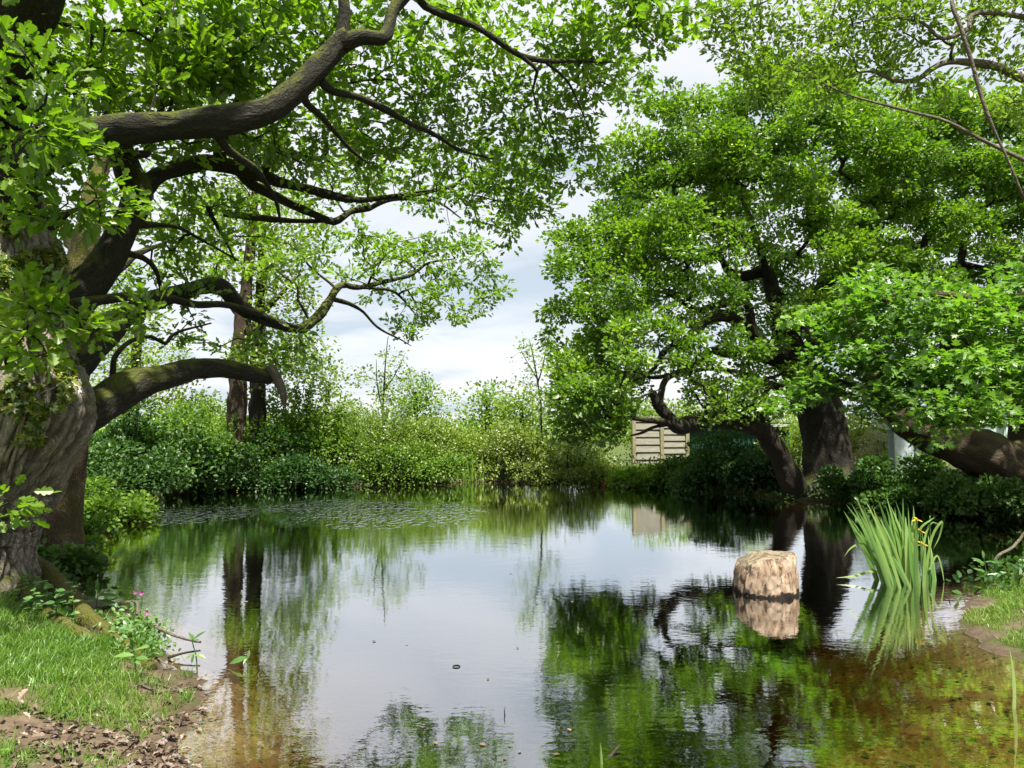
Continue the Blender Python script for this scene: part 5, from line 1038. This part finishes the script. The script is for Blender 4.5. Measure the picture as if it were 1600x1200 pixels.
cc_ = mixc(nt_, math_(nt_, 'MULTIPLY', crk, .7), cc_, (.05, .035, .025))
pbsdf(nt_, cc_, .85, bump(nt_, wv.outputs['Fac'], .2, .006), .2)
ringp = V[-1]; Vt = [ringp]; 
cen = np.array([sc[0], sc[1], 0.0]); 
for f in (.8, .5, .2):
    q = cen + (ringp - cen) * np.array([f, f, 1]); q[:, 2] = top_z(q[:, 0] - sc[0], q[:, 1] - sc[1]) + .004 + (fbm(q * 9, 2, 73) - .5) * .035; Vt.append(q)
Vt.append(np.array([[sc[0], sc[1], .385]])); Vt = np.vstack(Vt); idx = np.arange(4 * ns).reshape(4, ns)
Qt = np.stack([idx[:-1], np.roll(idx[:-1], -1, 1), np.roll(idx[1:], -1, 1), idx[1:]], -1).reshape(-1, 4); Tt = np.stack([idx[-1], np.roll(idx[-1], -1), np.full(ns, 4 * ns)], -1)
link('sawn_top', mesh_np('sawn_top', Vt, [Qt, Tt], m_cut, {'bark': Vt - cen}), stump)

# ================================================================== blades, iris, reeds
def blade(parent, p0, tip, bend, width, mat, tint, name='leaf', n=9, face=None):
    p0 = np.asarray(p0, float); tip = np.asarray(tip, float); mid = .5 * (p0 + tip) + np.asarray(bend, float)
    t = np.linspace(0, 1, n)[:, None]; c = (1 - t) ** 2 * p0 + 2 * t * (1 - t) * mid + t ** 2 * tip
    tan = unit(np.gradient(c, axis=0)); fc = np.array([0, -1.0, .2]) if face is None else face
    sd = unit(np.cross(tan, fc + rng.normal(0, .25, 3))); nn = np.cross(sd, tan)
    wd = (width * np.minimum(1, (1 - t) * 2.2) ** .8 * (.75 + .25 * np.minimum(1, t * 5))); wd[-1] = .0006
    V = np.stack([c - sd * wd / 2, c + nn * wd * .18, c + sd * wd / 2], 1).reshape(-1, 3)
    q = np.array([(3 * i + j, 3 * i + j + 1, 3 * i + j + 4, 3 * i + j + 3) for i in range(n - 1) for j in (0, 1)])
    return link(name, mesh_np(name, V, [q], mat, {'tint': np.clip(tint + .25 * (t[:, 0] * 0), 0, 1).repeat(3)}), parent)
iD = G(1410, 912)[1] + .12; ib = P(1410, 905, iD); bed = gh(ib[0], ib[1])
iris = empty('iris_clump', (ib[0], ib[1], bed), 'clump of tall bright green sword-leaved yellow flag iris standing in the pond', 'plant')
def ip_(px, py, dd=0): return P(px, py, iD + dd)
tips = [(1318, 798), (1330, 786), (1336, 774), (1322, 788), (1352, 781), (1371, 778), (1384, 771), (1391, 790), (1398, 793), (1411, 777), (1419, 791), (1427, 789), (1404, 800), (1378, 795), (1362, 790), (1345, 792), (1340, 810), (1372, 806), (1388, 808), (1414, 806), (1424, 812), (1432, 822), (1396, 822), (1358, 815), (1367, 835), (1404, 840), (1350, 830),
        (1421, 838), (1384, 845), (1440, 830), (1412, 850), (1376, 862), (1395, 868), (1366, 858), (1428, 860), (1450, 836), (1446, 850), (1456, 866), (1360, 876), (1386, 884), (1372, 890), (1408, 884), (1430, 884), (1442, 880), (1418, 878)]
tips = tips + [(a_ + rng.normal(0, 9), b_ + abs(rng.normal(0, 12)) + 4) for a_, b_ in tips[:26]]
for k, (tx, ty) in enumerate(tips):
    bxp = 1376 + (tx - 1318) * .56 + rng.normal(0, 9); bxp = min(max(bxp, 1376), 1462); dd = rng.normal(0, .13)
    p0 = ip_(bxp, 900, dd); p0[2] = -.12
    tp_ = ip_(tx, ty, dd + rng.normal(0, .08)); ln_ = np.linalg.norm(tp_ - p0)
    dxx = tp_[0] - p0[0]
    blade(iris, p0, tp_, (-dxx * .13, 0, ln_ * .05), rng.uniform(.036, .054) * (1.0 if ln_ > .5 else .7), MAT['iris_leaf'], rng.random(), n=10)
# bent and fallen leaves
for pts, wd in (([(1385, 898), (1362, 893), (1335, 900), (1306, 903)], .026), ([(1395, 890), (1402, 868), (1395, 895), (1380, 908)], .022), ([(1400, 895), (1385, 905), (1386, 911)], .02), ([(1414, 890), (1405, 900), (1384, 911)], .02), ([(1372, 880), (1350, 850), (1330, 856), (1319, 870)], .018),
                ([(1446, 900), (1456, 840), (1472, 815), (1468, 838), (1458, 858)], .024), ([(1430, 880), (1436, 830), (1455, 812), (1461, 808)], .022), ([(1452, 890), (1464, 868), (1472, 890), (1476, 918)], .016), ([(1440, 870), (1448, 830), (1458, 816), (1470, 822)], .02)):
    c = catmull(np.array([ip_(a, b_, rng.normal(0, .02)) for a, b_ in pts]), .05); c[:, 2] = np.maximum(c[:, 2], .004); n = len(c); t = np.linspace(0, 1, n)
    tan = unit(np.gradient(c, axis=0)); sd = unit(np.cross(tan, np.array([0, -.9, .45]))); wdt = (wd * np.minimum(1, (1 - t) * 3))[:, None]; wdt[-1] = .0006
    V = np.stack([c - sd * wdt / 2, c + sd * wdt / 2], 1).reshape(-1, 3); q = np.array([(2 * i, 2 * i + 1, 2 * i + 3, 2 * i + 2) for i in range(n - 1)])
    link('leaf', mesh_np('leaf', V, [q], MAT['iris_leaf'], {'tint': np.full(len(V), .55 + .4 * rng.random())}), iris)
for bx_, tx, ty in ((1432, 1433, 812), (1436, 1438, 830), (1440, 1442, 850), (1428, 1431, 845), (1452, 1453, 806)):
    tb = Tubes(); c = catmull(np.array([ip_(bx_, 905, 0) * np.array([1, 1, 0]) - np.array([0, 0, .1]), ip_((bx_ + tx) / 2 + 1, 865, 0), ip_(tx, ty, 0)]), .06); tb.add(c, np.linspace(.007, .005, len(c)), 6, True)
    fst = tb.build('flower_stem', MAT['iris_leaf'], iris)
    tp_ = c[-1]
    if tx == 1453: continue
    for k in range(5):
        a = k * 1.257 + .4; d_ = np.array([[math.cos(a), math.sin(a) * .8, .35 if k % 2 else -.35]])
        me = leaves_mesh('petal', HEX, tp_[None] + d_ * .004, d_, np.array([[0, -.3, 1.0]]), np.array([.052]), np.array([rng.random()]), MAT['petal_yellow']); link('petal', me, fst)
# tall reeds on the far shore
rb = G(728, 754); rd = empty('reed_clump', (rb[0], rb[1], 0), 'clump of tall upright green reeds on the far shore between willow and willowherb', 'reeds')
for k in range(26):
    px = rng.uniform(702, 752); D_ = rb[1] + rng.normal(0, .15); p0 = P(px, 757, D_); p0[2] = -.02; tp_ = P(px + rng.normal(0, 6), rng.uniform(700, 735), D_)
    blade(rd, p0, tp_, (0, 0, .05), .045, MAT['bush_green'], rng.random(), n=6)
# a single reed standing in open water
r0 = G(474, 925); rr_ = empty('reed', (r0[0], r0[1], gh(r0[0], r0[1])), 'single thin reed stem standing in open water near the middle left', 'reed')
p0 = r0.copy(); p0[2] = -.3; blade(rr_, p0, P(475, 878, r0[1]), (.01, 0, 0), .012, MAT['iris_leaf'], .2)
r0 = G(1582, 1108); rr_ = empty('reed', (r0[0], r0[1], gh(r0[0], r0[1])), 'pale bent reed blade standing in shallow water by the small sandy bank', 'reed')
p0 = r0.copy(); p0[2] = -.08; blade(rr_, p0, P(1577, 1012, r0[1]), (.035, 0, 0), .02, MAT['iris_leaf'], .95)
r0 = G(940, 1195); rr_ = empty('reed', (r0[0], r0[1], gh(r0[0], r0[1])), 'tiny pale green sprout poking from the shallows near the lower edge', 'reed')
p0 = r0.copy(); p0[2] = -.08; blade(rr_, p0, P(938, 1160, r0[1]), (.006, 0, 0), .012, MAT['herb_leaf'], .9)

# ================================================================== small plants and sticks
def herb(name, label, cat, base, stem_pts, leaves, mat='herb_leaf', leafw=1.0, stem_r=.006, group=None):
    """leaves: (point, direction, length)"""
    r = empty(name, base, label, cat, group)
    tb = Tubes(); c = catmull(np.array(stem_pts), .03); tb.add(c, np.linspace(stem_r, stem_r * .5, len(c)), 6, True); tb.build('stem', MAT['bark_pale'] if mat == 'x' else MAT[mat], r)
    me = tb
    for p_, d_, l_ in leaves:
        nn = np.array([0, -.5, .85]) + rng.normal(0, .2, 3); V, T = LANCE
        d_ = unit(np.asarray(d_, float)); s, d2, n2 = frames(d_[None], nn[None])
        W = np.asarray(p_)[None] + l_ * (s * V[:, 0:1] * 1.25 * leafw + d2 * V[:, 1:2] + n2 * (V[:, 2:3] - .18 * V[:, 1:2] ** 2))
        link('leaf', mesh_np('leaf', W, [T], MAT[mat], {'tint': np.full(len(V), rng.random())}, smooth=False), r)
    return r
b0 = G(309, 1052); D_ = b0[1]
q = lambda px, py, d=0: P(px, py, D_ + d)
herb('balsam_plant', 'young plant with pointed leaves standing in the water off the left bank', 'plant', (b0[0], b0[1], gh(b0[0], b0[1])), [b0 + np.array([0, 0, -.12]), q(307, 1030), q(301, 1005), q(302, 997)],
     [(q(302, 1000), (-.5, -.2, 1), .06), (q(302, 1000), (.8, -.1, .75), .10), (q(301, 1003), (.6, -.4, .4), .07), (q(303, 1022), (-.7, -.2, -.3), .06), (q(303, 1022), (.9, -.2, -.12), .09), (q(303, 1022), (-.1, -.5, -.8), .06), (q(302, 1002), (-.3, .5, .6), .06)])
b0 = G(388, 1042); D_ = b0[1]
herb('balsam_plant', 'broad pale leaf pair just above the water right of the young waterside plant', 'plant', (b0[0], b0[1], gh(b0[0], b0[1])), [b0 + np.array([0, 0, -.12]), q(387, 1032), q(386, 1026)],
     [(q(387, 1027), (-1, -.1, -.22), .13), (q(387, 1029), (.2, -.1, .9), .06), (q(386, 1028), (-.2, -.6, -.4), .05)])
b0 = G(212, 1040, .12); D_ = b0[1]
herb('balsam_plant', 'small leafy seedling on the brown mud at the tip of the left bank', 'plant', (b0[0], b0[1], gh(b0[0], b0[1])), [b0 + np.array([0, 0, -.06]), q(211, 1025), q(209, 1012)],
     [(q(209, 1014), (-.1, -.3, 1), .08), (q(210, 1016), (.9, -.1, .35), .09), (q(210, 1024), (-1, -.1, .1), .13), (q(211, 1028), (.9, -.3, .15), .10), (q(211, 1030), (.7, -.7, -.1), .08), (q(211, 1028), (.2, -.8, .2), .06)])
b0 = G(150, 945, .1); D_ = b0[1]
herb('balsam_plant', 'long-leaved plant between the oak root and the bent stick', 'plant', (b0[0], b0[1], gh(b0[0], b0[1])), [b0 + np.array([0, 0, -.06]), q(152, 935), q(153, 922)],
     [(q(153, 925), (-.1, -.1, 1), .12), (q(153, 930), (1, -.1, .1), .18), (q(153, 938), (1, -.1, -.15), .20), (q(152, 938), (-.9, -.1, .15), .14), (q(152, 940), (-.5, -.5, .2), .12), (q(152, 934), (.5, .2, .6), .10)])
b0 = G(1540, 907, .02); D_ = b0[1]
herb('balsam_plant', 'slender long-leaved seedling at the tip of the small sandy bank beside the iris', 'plant', (b0[0], b0[1], gh(b0[0], b0[1])), [b0 + np.array([0, 0, -.06]), q(1541, 895), q(1539, 882), q(1537, 870)],
     [(q(1537, 872), (-.1, -.1, 1), .08), (q(1539, 882), (-1, -.1, .65), .15), (q(1539, 880), (-1, .2, .4), .11), (q(1539, 878), (1, -.1, .02), .17), (q(1540, 894), (-1, -.1, .45), .13), (q(1541, 902), (1, -.1, .4), .22)])
NETL = ['pale nettle close against the huge oak trunk, just left of the root', 'pale nettle in the middle of the clump below the huge oak trunk', 'pale nettle on top of the mossy root, nearest its middle', 'lowest pale nettle of the clump, in the grass below the trunk', 'leftmost pale nettle at the foot of the huge oak trunk', 'pale nettle rightmost on the mossy root beside the seed heads', 'pale nettle behind the mossy root, second from its right end', 'pale nettle highest up, touching the bark of the huge oak', 'pale nettle on the near side of the mossy root, below the rightmost one']
for k in range(9):
    px, py = [(40, 945), (62, 950), (84, 962), (50, 965), (30, 935), (100, 945), (75, 940), (58, 930), (110, 960)][k]
    b0 = G(px, py, .2); b0[2] = gh(b0[0], b0[1]); hh_ = rng.uniform(.12, .28); tpv = b0 + np.array([rng.normal(0, .03), 0, hh_]); lv = []
    for j in range(14):
        t = .3 + .7 * rng.random(); a = rng.random() * 6.28; lv.append((b0 + (tpv - b0) * t, (math.cos(a), math.sin(a), .15), rng.uniform(.05, .085)))
    herb('nettle', NETL[k], 'plant', b0, [b0 - np.array([0, 0, .03]), .5 * (b0 + tpv) + .01, tpv], lv, leafw=1.5, group='nettles at the oak root')
# low leafy patch at the bank tip
lp = []
for _ in range(900):
    px, py = rng.normal(212, 24), rng.normal(988, 15); q_ = G(px, py, .08); lp.append([q_[0], q_[1], max(gh(q_[0], q_[1]), 0) + .02 + .08 * rng.random()])
lp = np.array(lp); m = len(lp)
o = link('groundcover_patch', leaves_mesh('groundcover_patch', HEX, lp, unit(rng.normal(0, .6, (m, 3)) + np.array([0, -.2, .2])), unit(rng.normal(0, .35, (m, 3)) + np.array([0, -.2, 1])), rng.uniform(.025, .05, m), rng.random(m), MAT['herb_leaf']))
tag(o, 'low bright green leafy patch on the tip of the left bank', 'ground cover', None, 'stuff')
# pink flowers at the water
for k, (px, py) in enumerate(((212, 925), (222, 927), (230, 957))):
    b0 = G(px - 4, py + 28, .05); b0[2] = max(gh(b0[0], b0[1]), 0); tp_ = P(px, py, b0[1])
    r = empty('campion', b0, ['pink campion flower leaning over the water, topmost of the three', 'pink campion flower close right of the topmost one', 'pink campion flower lowest by the bent stick'][k], 'flower', 'pink flowers at the waterside')
    tb = Tubes(); c = catmull(np.array([b0 - np.array([0, 0, .03]), .5 * (b0 + tp_) + np.array([.01, 0, .02]), tp_]), .04); tb.add(c, .0035, 5, True); tb.build('stem', MAT['herb_leaf'], r)
    for j in range(5):
        a = j * 1.257; d_ = np.array([[math.cos(a), -.4, math.sin(a)]]); link('petal', leaves_mesh('petal', HEX, tp_[None], d_, np.array([[0, -1.0, .2]]), np.array([.026]), np.array([rng.random()]), MAT['petal_pink']), r)
# white umbel seed heads by the root
for k, (px, py) in enumerate(((122, 914), (113, 926), (128, 928))):
    b0 = G(px - 4, 955, .1); b0[2] = max(gh(b0[0], b0[1]), 0); tp_ = P(px, py, b0[1])
    r = empty('seed_head', b0, ['tallest thin stalk with greyish seed head, between the other two', 'thin stalk with greyish seed head nearest the oak trunk', 'thin stalk with greyish seed head nearest the bent stick'][k], 'plant', 'seed heads by the root')
    tb = Tubes(); c = catmull(np.array([b0 - np.array([0, 0, .03]), .5 * (b0 + tp_) + np.array([.01, 0, .02]), tp_]), .04); tb.add(c, .003, 5, True); tb.build('stem', MAT['deadwood'], r)
    pq = tp_ + rng.normal(0, .012, (8, 3)); link('head', leaves_mesh('head', DIA, pq, rng.normal(0, 1, (8, 3)), rng.normal(0, 1, (8, 3)), np.full(8, .018), rng.random(8), MAT['blossom']), r)
def stick(label, pts, r0, r1, mat='deadwood', name='stick', group=None, sides=8):
    c = catmull(np.array(pts), .04); c = c + np.stack([fbm(c * 7, 2, 80 + k) - .5 for k in range(3)], -1) * r0 * 1.2
    tb = Tubes(); tb.add(c, np.linspace(r0, r1, len(c)), sides, True, seed=rng.random() * 5); o = tb.build(name, MAT[mat]); return tag(o, label, 'stick', group)
D1 = G(190, 960)[1]
stick('long bent grey stick reaching from the oak root over the water to the young plant', [P(128, 948, D1 + .1), P(160, 951, D1), P(190, 943, D1 - .05), P(213, 941, D1 - .1), P(215, 958, D1 - .3), P(240, 978, D1 - .7), P(270, 992, D1 - 1.0), P(312, 1004, D1 - 1.35)], .016, .008)
stick('short dark stick lying on the water under the young plant', [G(262, 1028, .02), G(285, 1021, .04), G(313, 1017, .05)], .010, .006, 'bark_twig')
TWL = ['short wet twig at the tip of the left bank beside the dark stick', 'tiny twig at the waterline just below the bank tip', 'long arched twig crossing from grass into leaf litter', 'short twig curving up beside the long arched twig', 'pale twig near the middle of the leaf litter', 'pale hooked twig end in the leaf litter by the water', 'twig lowest down, between grass and litter', 'long twig in the mud below the seedling, nearest the grass', 'long twig in the mud running to the water edge', 'twig nearest the water in the mud above the leaf litter']
for k, (a, b_, c_) in enumerate([((238, 1022), (246, 1030), (270, 1040)), ((255, 1045), (265, 1044), (272, 1043)), ((95, 1125), (130, 1110), (200, 1118)), ((118, 1140), (128, 1118), (150, 1112)), ((180, 1130), (215, 1125), (235, 1130)), ((235, 1145), (240, 1135), (232, 1120)), ((60, 1175), (90, 1172), (112, 1180)), ((205, 1075), (240, 1068), (280, 1080)), ((215, 1068), (250, 1080), (300, 1078)), ((230, 1095), (255, 1085), (285, 1070))]):
    pts = []
    for px, py in (a, b_, c_):
        g = G(px, py, .1); g = G(px, py, max(gh(g[0], g[1]), .0)); g[2] = max(gh(g[0], g[1]), 0) + .012; pts.append(g)
    stick(TWL[k], pts, .007, .004, group='twigs on the left bank')
D1 = G(1553, 885, .03)[1]
stick('pale bare branch rising from the water to the right edge', [P(1548, 890, D1), P(1553, 878, D1), P(1562, 866, D1), P(1580, 856, D1 + .05), P(1592, 845, D1 + .1), P(1606, 828, D1 + .1), P(1640, 800, D1 + .1)], .018, .014, 'bark_pale')
stick('dark twig stuck in the bed near the lower edge', [G(943, 1190, -.03), G(955, 1180, .0), G(968, 1165, .02)], .010, .006, 'bark_twig')
D1 = G(788, 1118)[1]
stick('tiny dark twig tip poking out of open water', [P(789, 1121, D1), P(788, 1112, D1), P(789, 1104, D1)], .004, .001, 'bark_twig')
# floating curl
c0 = G(713, 1041, .004); tb = Tubes(); a = np.linspace(0, 2 * math.pi, 28); tb.add(np.column_stack([c0[0] + .024 * np.cos(a), c0[1] + .03 * np.sin(a), np.full(28, .003)]), .003, 6, False); o = tb.build('floating_curl', MAT['bark_twig']); tag(o, 'small dark ring-shaped curl floating in open water', 'debris')
for k in range(26):
    fx, fy = rng.uniform(560, 900), 1000 + 190 * rng.random() ** 1.0
    if k > 15: fx, fy = rng.uniform(240, 1000), rng.uniform(800, 960)
    c0 = G(fx, fy, .003); a = rng.random() * 6.28; ln_ = rng.uniform(.015, .04)
    o = link('floating_bit', leaves_mesh('floating_bit', HEX, c0[None], np.array([[math.cos(a), math.sin(a), .05]]), np.array([[.1, 0, 1.0]]), np.array([ln_]), rng.random(1), MAT['dead_leaf'])); tag(o, 'tiny brown bud scale floating on the open water', 'debris', 'bits floating on the pond')
# red scrap on far shore
g = G(947, 754, .08); v, f = boxv(g[0], g[1], g[2], .22, .12, .09, rz=.4, tilt=.3); v += rng.normal(0, .018, v.shape)
o = link('litter_scrap', mesh_np('litter_scrap', v, [f], plain_mat('red_scrap', (.35, .05, .06), (.5, .10, .1), 6, .5), smooth=False)); tag(o, 'small crumpled red scrap at the far waterline below the plank fence', 'litter')

# ================================================================== grass and leaf litter
def grass(name, label, n, xr, yr, hmin, hmax, wd, seed, thresh=.25, tint=(0, 1)):
    x = rng.uniform(*xr, n); y = rng.uniform(*yr, n); sd = shore_sd(x, y); g = grass_amt(x, y, sd)
    k = (sd > .05) & (rng.random(n) < g * .97 + .02); x, y, g = x[k], y[k], g[k]; z = ground_h(x, y); m = len(x)
    p = np.column_stack([x, y, z]); px, py, dp = project(p); k = (px > -150) & (px < 1750) & (py < 1320) & (dp > 0); p, g = p[k], g[k]; m = len(p)
    hg = rng.uniform(hmin, hmax, m) * (.45 + .55 * g) * (.6 + .8 * fbm(p * 2.2, 2, 33)); a = rng.random(m) * 6.28
    ln = rng.normal(0, .55, (m, 2)); ax = np.column_stack([np.cos(a), np.sin(a), np.zeros(m)]) * wd * rng.uniform(.6, 1.3, (m, 1))
    md = p + np.column_stack([ln * hg[:, None] * .35, hg * .6]); tp_ = p + np.column_stack([ln * hg[:, None] * 1.0, hg * .95])
    V = np.stack([p - ax, p + ax, md + ax * .7, md - ax * .7, tp_], 1).reshape(-1, 3); i5 = (np.arange(m) * 5)[:, None]
    tn = tint[0] + (tint[1] - tint[0]) * np.clip(.55 * rng.random(m) + .75 * (fbm(p * 1.4, 3, 90) - .25), 0, 1)
    o = link(name, mesh_np(name, V, [i5 + np.array([[0, 1, 2, 3]]), i5 + np.array([[3, 2, 4]])], MAT['grass'], {'tint': tn.repeat(5)}, smooth=False)); tag(o, label, 'grass', None, 'stuff'); return m
print('grass', grass('grass', 'patchy short grass on the left bank below the huge oak', 190000, (-5.6, -.9), (2.0, 8.2), .035, .10, .0028, 1))
print('grass', grass('grass', 'sunlit pale grass on the small sandy bank at the right', 60000, (3.6, 7.2), (4.3, 8.6), .025, .06, .003, 2, tint=(.4, 1)))
n = 8000; x = rng.uniform(-2.9, -.9, n); y = rng.uniform(2.4, 5.2, n); sd = shore_sd(x, y); g = grass_amt(x, y, sd)
k = (sd > -.05) & (rng.random(n) < (1 - g) ** 1.5 * np.clip(1.25 - sd / .9, .04, 1) * np.clip((4.6 - y) / 1.1, .06, 1)); x, y = x[k], y[k]; z = np.maximum(ground_h(x, y), -.01); m = len(x)
p = np.column_stack([x, y, z + .006 + .012 * rng.random(m)]); d_ = unit(np.column_stack([rng.normal(0, 1, (m, 2)), rng.normal(0, .18, m)])); nn = unit(rng.normal(0, .33, (m, 3)) + np.array([0, 0, 1])); sz_l = rng.uniform(.022, .06, m); tn = rng.random(m)
CURL = (OAK_HI[0] * np.array([.9, 1, 1]) + np.array([0, 0, 1]) * (np.sin(OAK_HI[0][:, 1:2] * 5) * .10 + np.abs(OAK_HI[0][:, 0:1]) * .35), OAK_HI[1])
big = np.argsort(-sz_l)[:120]; mk = np.zeros(m, bool); mk[big] = True
o = link('leaf_litter', leaves_mesh('leaf_litter', (CURL[0], CURL[1]), p[~mk], d_[~mk], nn[~mk], sz_l[~mk], tn[~mk], MAT['dead_leaf'])); tag(o, 'brown leaf litter at the left water edge', 'leaf litter', None, 'stuff')
dl = {}
for i in np.nonzero(mk)[0]:
    q_ = int(tn[i] * 5) % 5
    if q_ not in dl: dl[q_] = mesh_np('dead_leaf', CURL[0], [CURL[1]], MAT['dead_leaf'], {'tint': np.full(len(CURL[0]), (q_ + .5) / 5)}, smooth=False)
    s, d2, n2 = frames(d_[i][None], nn[i][None]); mtx = Matrix.Identity(4)
    for c_, vv_ in enumerate((s[0], d2[0], n2[0])):
        for r_ in range(3): mtx[r_][c_] = vv_[r_] * sz_l[i]
    for r_ in range(3): mtx[r_][3] = p[i][r_]
    o = bpy.data.objects.new('dead_leaf', dl[q_]); C.objects.link(o); o.matrix_world = mtx
    tag(o, 'curled brown dead oak leaf lying in the litter at the left water edge', 'leaf', 'dead leaves on the left bank')
n = 1300; x = rng.uniform(-1.6, 4.4, n); y = rng.uniform(2.6, 6.4, n); z = ground_h(x, y); k = (z < -.02) & (z > -.55); x, y, z = x[k], y[k], z[k]; m = len(x)
p = np.column_stack([x, y, z + .012]); d_ = unit(np.column_stack([rng.normal(0, 1, (m, 2)), rng.normal(0, .1, m)])); nn = unit(rng.normal(0, .25, (m, 3)) + np.array([0, 0, 1]))
o = link('sunken_litter', leaves_mesh('sunken_litter', HEX, p, d_, nn, rng.uniform(.02, .055, m), rng.random(m) * .7, MAT['dead_leaf'])); tag(o, 'dark sunken leaves lying on the amber pond bed in the shallows', 'leaf litter', None, 'stuff')
# pale dry leaves lying on the grass
for k, (px, py, sz1) in enumerate(((30, 1096, .075), (46, 1124, .05), (22, 1180, .07))):
    g = G(px, py, .25); g = G(px, py, gh(g[0], g[1]) + .05); mtx = Matrix.Translation(Vector(g)) @ Matrix.Rotation(k * 1.3, 4, 'Z') @ Matrix.Rotation(.7, 4, 'X') @ Matrix.Scale(sz1, 4)
    o = bpy.data.objects.new('dead_leaf', mesh_np('dead_leaf', CURL[0], [CURL[1]], MAT['dead_leaf'] if k < 2 else MAT['herb_leaf'], {'tint': np.full(len(CURL[0]), 1.0)}, smooth=False)); C.objects.link(o); o.matrix_world = mtx
    tag(o, ['pale dry leaf standing up in the grass, largest on the left bank', 'smaller pale dry leaf in the grass below the largest one', 'light green fallen leaf in the grass at the lower left corner'][k], 'leaf')
tot = sum(len(o.data.loop_triangles) if False else sum(1 for _ in ()) for o in [])
print('objects', len(bpy.data.objects), 'polys', sum(len(o.data.polygons) for o in C.objects if o.type == 'MESH'))
